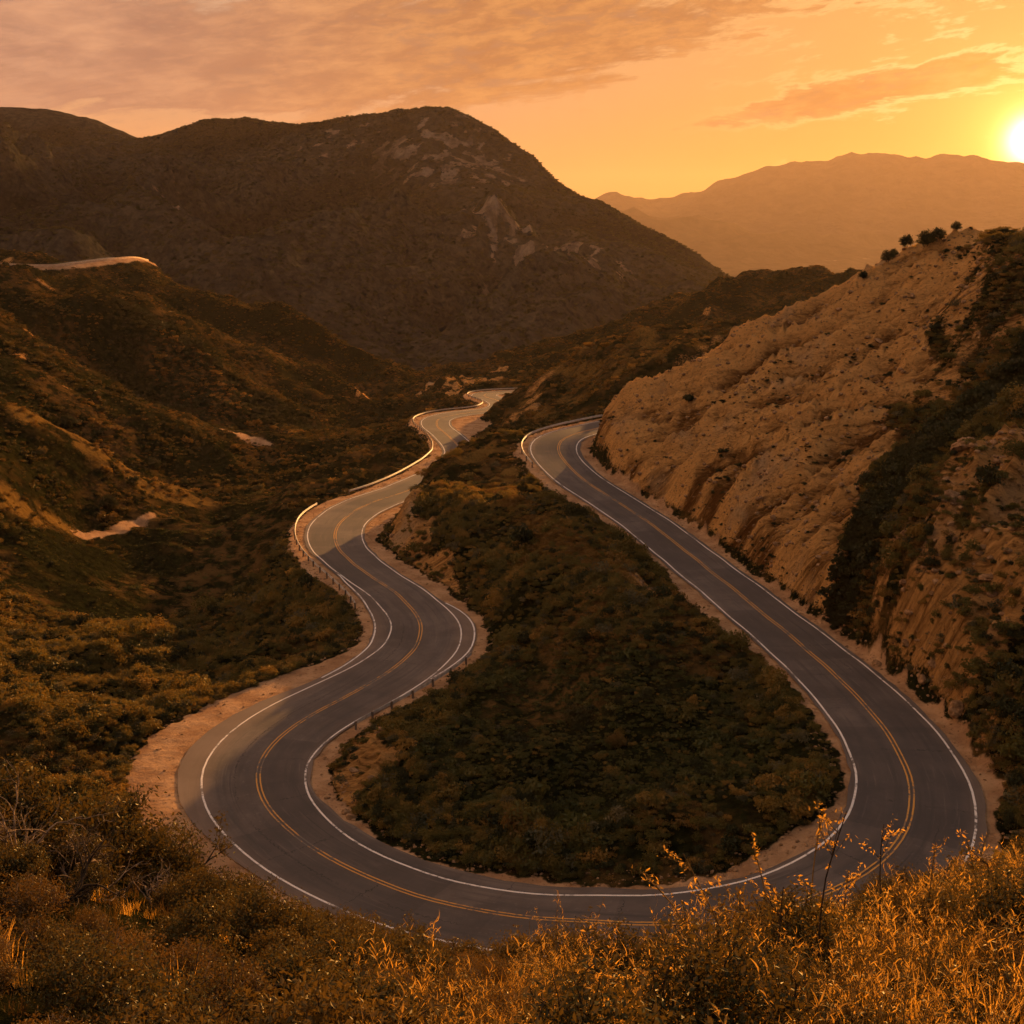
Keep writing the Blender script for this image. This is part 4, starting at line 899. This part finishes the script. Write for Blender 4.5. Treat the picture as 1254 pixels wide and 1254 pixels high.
# ------------------------------------------------------------------ boulders
def mrock():
    m, nt = new_mat('boulder_rock'); b = NB(nt); p = b.pos(); n = b.noise(p, 2.0, 6, .7)
    b.out(b.bsdf(b.mix(b.ss(.35, .68, n), (.16, .085, .038), (.42, .25, .125)), .9, b.bump(n, .8, .2), .1)); return m
MRK = mrock(); BLD = []
import bmesh
for i in range(4):
    bm = bmesh.new(); bmesh.ops.create_icosphere(bm, subdivisions=3, radius=1)
    R = np.random.RandomState(700 + i); pl = R.normal(size=(9, 3)); pl /= np.linalg.norm(pl, axis=1)[:, None]; dl = .62 + .3 * R.rand(9)
    for v in bm.verts:
        c = np.array(v.co)
        for n_, d_ in zip(pl, dl):
            k_ = c @ n_ - d_
            if k_ > 0: c = c - n_ * k_ * .9
        v.co = Vector(c * np.array([1, .8, .65]) * (1 + .05 * R.normal()))
    me = bpy.data.meshes.new('boulder'); bm.to_mesh(me); bm.free(); me.materials.append(MRK); BLD.append(me)
def boulders(n, poly, smin, smax, label, group):
    poly = np.array(poly)[:, :2]; lo, hi = poly.min(0), poly.max(0); c = 0
    for _ in range(n * 40):
        x, y = lo + rs.rand(2) * (hi - lo)
        if in_poly(np.array([x]), np.array([y]), poly)[0] < .5: continue
        j, o_ = nearest_road(np.array([x]), np.array([y]))
        if abs(o_[0]) < (dA if o_[0] > 0 else dB)[j[0]] - .3: continue
        s = smin + (smax - smin) * rs.rand() ** 2; o = bpy.data.objects.new('boulder', BLD[rs.randint(4)]); COL.objects.link(o)
        o.location = (x, y, float(ground(x, y)[0]) + s * .1); o.scale = (s, s * (.7 + .5 * rs.rand()), s * (.7 + .4 * rs.rand())); o.rotation_euler = (rs.rand() * .6, rs.rand() * .6, rs.rand() * 6.28)
        tag(o, label, 'boulder', group); c += 1
        if c >= n: break
boulders(34, near_poly, .3, 1.3, 'pale boulder in the rocky right bank above the road', 'boulders on the right bank')
boulders(22, cut_poly, .2, .7, 'pale boulder lying on the bare road cut', 'boulders on the road cut')
boulders(16, face_poly, .2, .6, 'pale boulder in the rock face above the left bend', 'boulders on the nose above the left bend')
boulders(10, mound_poly, .2, .5, 'pale boulder on the dirt mound inside the left hairpin', 'boulders on the dirt mound')
boulders(10, knob_poly, .2, .6, 'pale boulder on the knob beside the upper road', 'boulders beside the upper road')

# loose stones on the shoulders
n_ = 9000; ai = rs.randint(5, len(RC) - 5, n_); sdn = np.where(rs.rand(n_) < .5, 1, -1); lo_ = np.where(sdn > 0, pA[ai], pB[ai]) + .25; hi_ = np.where(sdn > 0, dA[ai], dB[ai]) + 1.3
oo = lo_ + (hi_ - lo_) * (1 - (1 - rs.rand(n_)) ** 1.8 * 1.0); gxy = RC[ai, :2] + RN[ai] * (oo * sdn)[:, None] + rs.normal(size=(n_, 2)) * .4
j_, o_ = nearest_road(gxy[:, 0], gxy[:, 1]); okk = np.abs(o_) > np.where(o_ > 0, pA[j_], pB[j_]) + .15; gxy = gxy[okk]
scatter('gravel', np.c_[gxy, ground(gxy[:, 0], gxy[:, 1])], .04 + .16 * rs.rand(len(gxy)) ** 3, BLD, rs.randint(4, size=len(gxy)), 'loose stones and gravel along the dirt shoulders', 'gravel')
n_ = 7000; q_ = np.array(cut_poly + near_poly)[:, :2]; gxy = q_.min(0) + rs.rand(n_, 2) * (q_.max(0) - q_.min(0)); gr = gridsample(a_rock, gxy[:, 0], gxy[:, 1]) > .5; gxy = gxy[gr]
scatter('rubble', np.c_[gxy, ground(gxy[:, 0], gxy[:, 1])], .10 + .38 * rs.rand(len(gxy)) ** 3, BLD, rs.randint(4, size=len(gxy)), 'broken stones strewn over the bare right hillside', 'rubble')

# trees along the crest of the right hill
MLT = [near_bush('crest_tree', 800 + i, 1500, .075, ML_DK, MK_D, 1.1, 7) for i in range(2)]
for k, (px, d, s, lab) in enumerate([(1080,176,1.5,'small round dark tree on the right hill crest, lowest of the row'),(1117,173,1.6,'dark tree on the right hill crest beside the tallest one'),(1132,171,2.0,'tallest dark tree on the right hill crest'),
        (1156,167,1.6,'dark tree on the right hill crest just above the tallest one'),(1190,163,1.1,'small dark bush on the right hill crest towards the sun'),(1046,178,1.0,'small dark bush where the right hill crest meets the hazy valley'),(1100,175,1.0,'low dark bush between the trees on the right hill crest')]):
    x = (px - 627) / FPX * d * cp; yy_ = np.arange(d - 14, d + 16, .5); zz = ground(np.full(len(yy_), x), yy_); j = np.argmax(zz / yy_)
    plant('crest_tree', MLT[k % 2], (x, yy_[j], zz[j] - .1), s * 1.1, lab, 'tree', 'dark trees on the right hill crest', ('crown', 'trunk'))
# big round bushes inside the hairpin and in the valley
for k, (px, py, d, s, lab) in enumerate([(708,890,97,2.7,'big round olive bush alone inside the hairpin'),(760,915,92,1.6,'smaller round bush near the big one inside the hairpin'),
        (95,522,262,3.2,'large dark round bush on the left hillside below the ridge'),(192,572,250,3.0,'dark round bush above the orange lit slope on the left'),(135,622,214,3.2,'dark round bush beside the pale dirt track in the valley'),(838,495,178,1.4,'dark bush alone on the upper road cut')]):
    x = (px - 627) / FPX * d * 1.06; yy_ = np.linspace(d * .8, d * 1.2, 161); Pq = np.c_[yy_ * ((px - 627) / FPX) * 1.03, yy_, ground(yy_ * ((px - 627) / FPX) * 1.03, yy_)]
    _, qy_, _ = topix(Pq); j = np.argmin(np.abs(qy_ - py) + 60 * np.abs(yy_ - d) / d)
    plant('round_bush', near_bush('round_bush', 820 + k, 2600, .05 if k < 2 else .08, ML_OL if k < 2 else ML_DK, MK_D, .9), Pq[j] - np.array([0, 0, .1]), s * .95, lab, 'bush', 'single round bushes')

# ------------------------------------------------------------------ light
SUN_AZ, SUN_EL = math.radians(22.5), math.radians(10.0)
sd = Vector((math.sin(SUN_AZ) * math.cos(SUN_EL), math.cos(SUN_AZ) * math.cos(SUN_EL), math.sin(SUN_EL)))
sl_ = bpy.data.lights.new('sun', 'SUN'); so_ = bpy.data.objects.new('sun', sl_); COL.objects.link(so_)
sl_.energy = 5.0; sl_.angle = math.radians(.6); sl_.color = (1.0, .47, .13)
so_.rotation_euler = (-sd).to_track_quat('-Z', 'Y').to_euler()

def build_world():
    w = bpy.data.worlds.new('World'); scene.world = w; w.use_nodes = True; nt = w.node_tree; nt.nodes.clear(); b = NB(nt)
    dirv = b.n('ShaderNodeTexCoord').outputs['Generated']
    sep = b.n('ShaderNodeSeparateXYZ'); b.put(sep.inputs[0], dirv); X, Y, Z = sep.outputs
    el = b.m('MULTIPLY', b.m('ARCSINE', Z), 57.2958); az = b.m('MULTIPLY', b.m('ARCTAN2', X, Y), 57.2958)
    sky = b.n('ShaderNodeTexSky', sky_type='NISHITA'); sky.sun_disc = False; sky.sun_elevation = SUN_EL; sky.sun_rotation = SUN_AZ; sky.dust_density = 4.0; sky.air_density = 1.5; sky.ozone_density = 1.0
    dt = b.n('ShaderNodeVectorMath', operation='DOT_PRODUCT'); b.put(dt.inputs[0], dirv)
    sa, se = math.radians(22.8), math.radians(4.3); dt.inputs[1].default_value = (math.sin(sa) * math.cos(se), math.cos(sa) * math.cos(se), math.sin(se))
    ang = b.m('MULTIPLY', b.m('ARCCOSINE', b.m('MINIMUM', dt.outputs['Value'], .9999999)), 57.2958)
    # clear sky: warm band at the horizon, paler above, dimmer away from the sun
    near = b.m('SUBTRACT', 1, b.ss(4, 34, ang)); away = b.ss(40, 150, ang)
    low = b.mix(near, (.80, .32, .105), (.92, .345, .035))
    mid = b.mix(near, (.63, .37, .23), (.84, .385, .105))
    c = b.mix(b.ss(1.0, 9.0, el), low, mid)
    c = b.mix(b.ss(11, 45, el), c, (.46, .37, .32)); c = b.mix(b.ss(28, 70, el), c, (.42, .47, .56))
    c = b.mix(b.m('MULTIPLY', away, .8), c, (.30, .29, .33))
    # clouds in direction space
    cv = b.n('ShaderNodeCombineXYZ'); b.put(cv.inputs[0], b.m('MULTIPLY', az, .085)); b.put(cv.inputs[1], b.m('MULTIPLY', b.m('ADD', el, b.m('MULTIPLY', az, -.10)), .30)); 
    CV = cv.outputs[0]
    n1 = b.noise(CV, 1.15, 6, .64, 1.3); n2 = b.noise(CV, 3.4, 5, .65, .3); n3 = b.noise(CV, .45, 3, .5)
    def blobm(a0, e0, ra, re, tilt=0.0):
        da = b.m('DIVIDE', b.m('SUBTRACT', az, a0), ra); de = b.m('DIVIDE', b.m('SUBTRACT', b.m('SUBTRACT', el, e0), b.m('MULTIPLY', b.m('SUBTRACT', az, a0), tilt)), re)
        return b.m('EXPONENT', b.m('MULTIPLY', b.m('ADD', b.m('MULTIPLY', da, da), b.m('MULTIPLY', de, de)), -1))
    big = b.m('ADD', b.m('MULTIPLY', blobm(-19, 8.2, 11, 2.7), 1.1), b.m('MULTIPLY', blobm(-0.5, 9.2, 9.5, 1.9, .06), 1.4))
    big = b.m('ADD', big, b.m('MULTIPLY', blobm(16.5, 6.6, 7.5, .75, .17), 1.05)); big = b.m('ADD', big, b.m('MULTIPLY', blobm(-10, 7.0, 10, 1.3), .5))
    big = b.m('ADD', big, b.m('MULTIPLY', b.ss(11, 16, el), .75))
    n4 = b.noise(CV, 9.0, 4, .65, .4)
    cm = b.m('ADD', big, b.m('ADD', b.m('MULTIPLY', b.m('SUBTRACT', n1, .5), 2.0), b.m('ADD', b.m('MULTIPLY', b.m('SUBTRACT', n2, .5), 1.5), b.m('MULTIPLY', b.m('SUBTRACT', n4, .5), .5))))
    mask = b.ss(.26, .60, cm)
    warm = b.ss(-22, 2, az)
    cc = b.mix(warm, (.33, .165, .135), (.38, .135, .05)); cc = b.mix(b.ss(8, 22, az), cc, (.54, .185, .03))
    cc = b.mix(b.m('MULTIPLY', b.ss(.40, .66, b.m('ADD', b.m('MULTIPLY', n2, .6), b.m('MULTIPLY', n4, .4))), .75), cc, b.mix(warm, (.58, .30, .195), (.80, .34, .10)))
    cc = b.mix(b.m('MULTIPLY', b.ss(.50, .36, b.m('ADD', b.m('MULTIPLY', n1, .5), b.m('MULTIPLY', n4, .5))), .5), cc, (.36, .19, .13))
    cc = b.mix(b.m('MULTIPLY', away, .7), cc, (.32, .28, .30)); cc = b.mix(b.ss(14, 50, el), cc, (.44, .38, .37))
    c = b.mix(b.m('MULTIPLY', mask, .92), c, cc)
    # bright cloud patch added out of view at left to light the cut slope
    c = b.mix(b.m('MULTIPLY', blobm(-74, 26, 36, 20), b.ss(.30, .75, n1)), c, (6.0, 2.9, 1.1))
    # lit fringes near the sun
    fr1 = b.m('MULTIPLY', b.m('MULTIPLY', b.ss(.14, .32, cm), b.m('SUBTRACT', 1, b.ss(.32, .55, cm))), b.m('SUBTRACT', 1, b.ss(3, 17, ang)))
    c = b.mix(b.m('MULTIPLY', fr1, .4), c, (1.5, 1.0, .42))
    # glow round the sun and its disc
    g = b.m('ADD', b.m('MULTIPLY', b.m('EXPONENT', b.m('MULTIPLY', ang, -.34)), 1.15), b.m('MULTIPLY', b.m('EXPONENT', b.m('MULTIPLY', ang, -1.15)), 3.2))
    gc = b.mix(1.0, (1.0, .52, .09), g, 'MULTIPLY')
    disc = b.m('MULTIPLY', b.m('EXPONENT', b.m('MULTIPLY', b.m('MULTIPLY', ang, ang), -1.5)), 5.0)
    c = b.mix(1.0, c, gc, 'ADD'); c = b.mix(1.0, c, b.mix(1.0, (1, .9, .65), disc, 'MULTIPLY'), 'ADD')
    ground_ = b.ss(-4, -.5, el); c = b.mix(ground_, (.10, .065, .04), c)
    bg1 = b.n('ShaderNodeBackground'); b.put(bg1.inputs[0], c); bg1.inputs[1].default_value = .435
    bg2 = b.n('ShaderNodeBackground'); b.put(bg2.inputs[0], sky.outputs[0]); bg2.inputs[1].default_value = .0005
    ad = b.n('ShaderNodeAddShader'); b.L.new(bg1.outputs[0], ad.inputs[0]); b.L.new(bg2.outputs[0], ad.inputs[1])
    o = b.n('ShaderNodeOutputWorld'); b.L.new(ad.outputs[0], o.inputs[0])
    w.cycles.sampling_method = 'MANUAL'; w.cycles.sample_map_resolution = 1024
build_world()

# ------------------------------------------------------------------ haze
zlo, zhi = -185.0, 820.0
bx0, bx1, by0, by1 = -9600., 12600., -400., 15000.
V = np.array([(x, y, z) for z in (zlo, zhi) for x, y in ((bx0, by0), (bx1, by0), (bx1, by1), (bx0, by1))])
F = np.array([(3, 2, 1, 0), (4, 5, 6, 7), (0, 1, 5, 4), (1, 2, 6, 5), (2, 3, 7, 6), (3, 0, 4, 7)])
mh, nt = new_mat('haze'); b = NB(nt); pv = b.n('ShaderNodeVolumePrincipled')
pv.inputs['Color'].default_value = (.96, .74, .60, 1); pv.inputs['Density'].default_value = 2.4e-5; pv.inputs['Anisotropy'].default_value = .42
b.out(None, pv.outputs[0])
hz_ = link('haze', make_mesh('haze', V, F, [mh])); tag(hz_, 'warm evening haze filling the valley air', 'haze', kind='stuff')

# ------------------------------------------------------------------ render settings
scene.render.engine = 'CYCLES'
cy = scene.cycles; cy.use_denoising = True; cy.max_bounces = 4; cy.diffuse_bounces = 2; cy.glossy_bounces = 2; cy.transmission_bounces = 3; cy.volume_bounces = 0; cy.transparent_max_bounces = 4
cy.use_adaptive_sampling = True; cy.adaptive_threshold = .04; cy.sample_clamp_indirect = 3; cy.caustics_reflective = False; cy.caustics_refractive = False
vs = scene.view_settings; vs.view_transform = 'Standard'; vs.look = 'None'; vs.exposure = 1.0; vs.gamma = 1.0
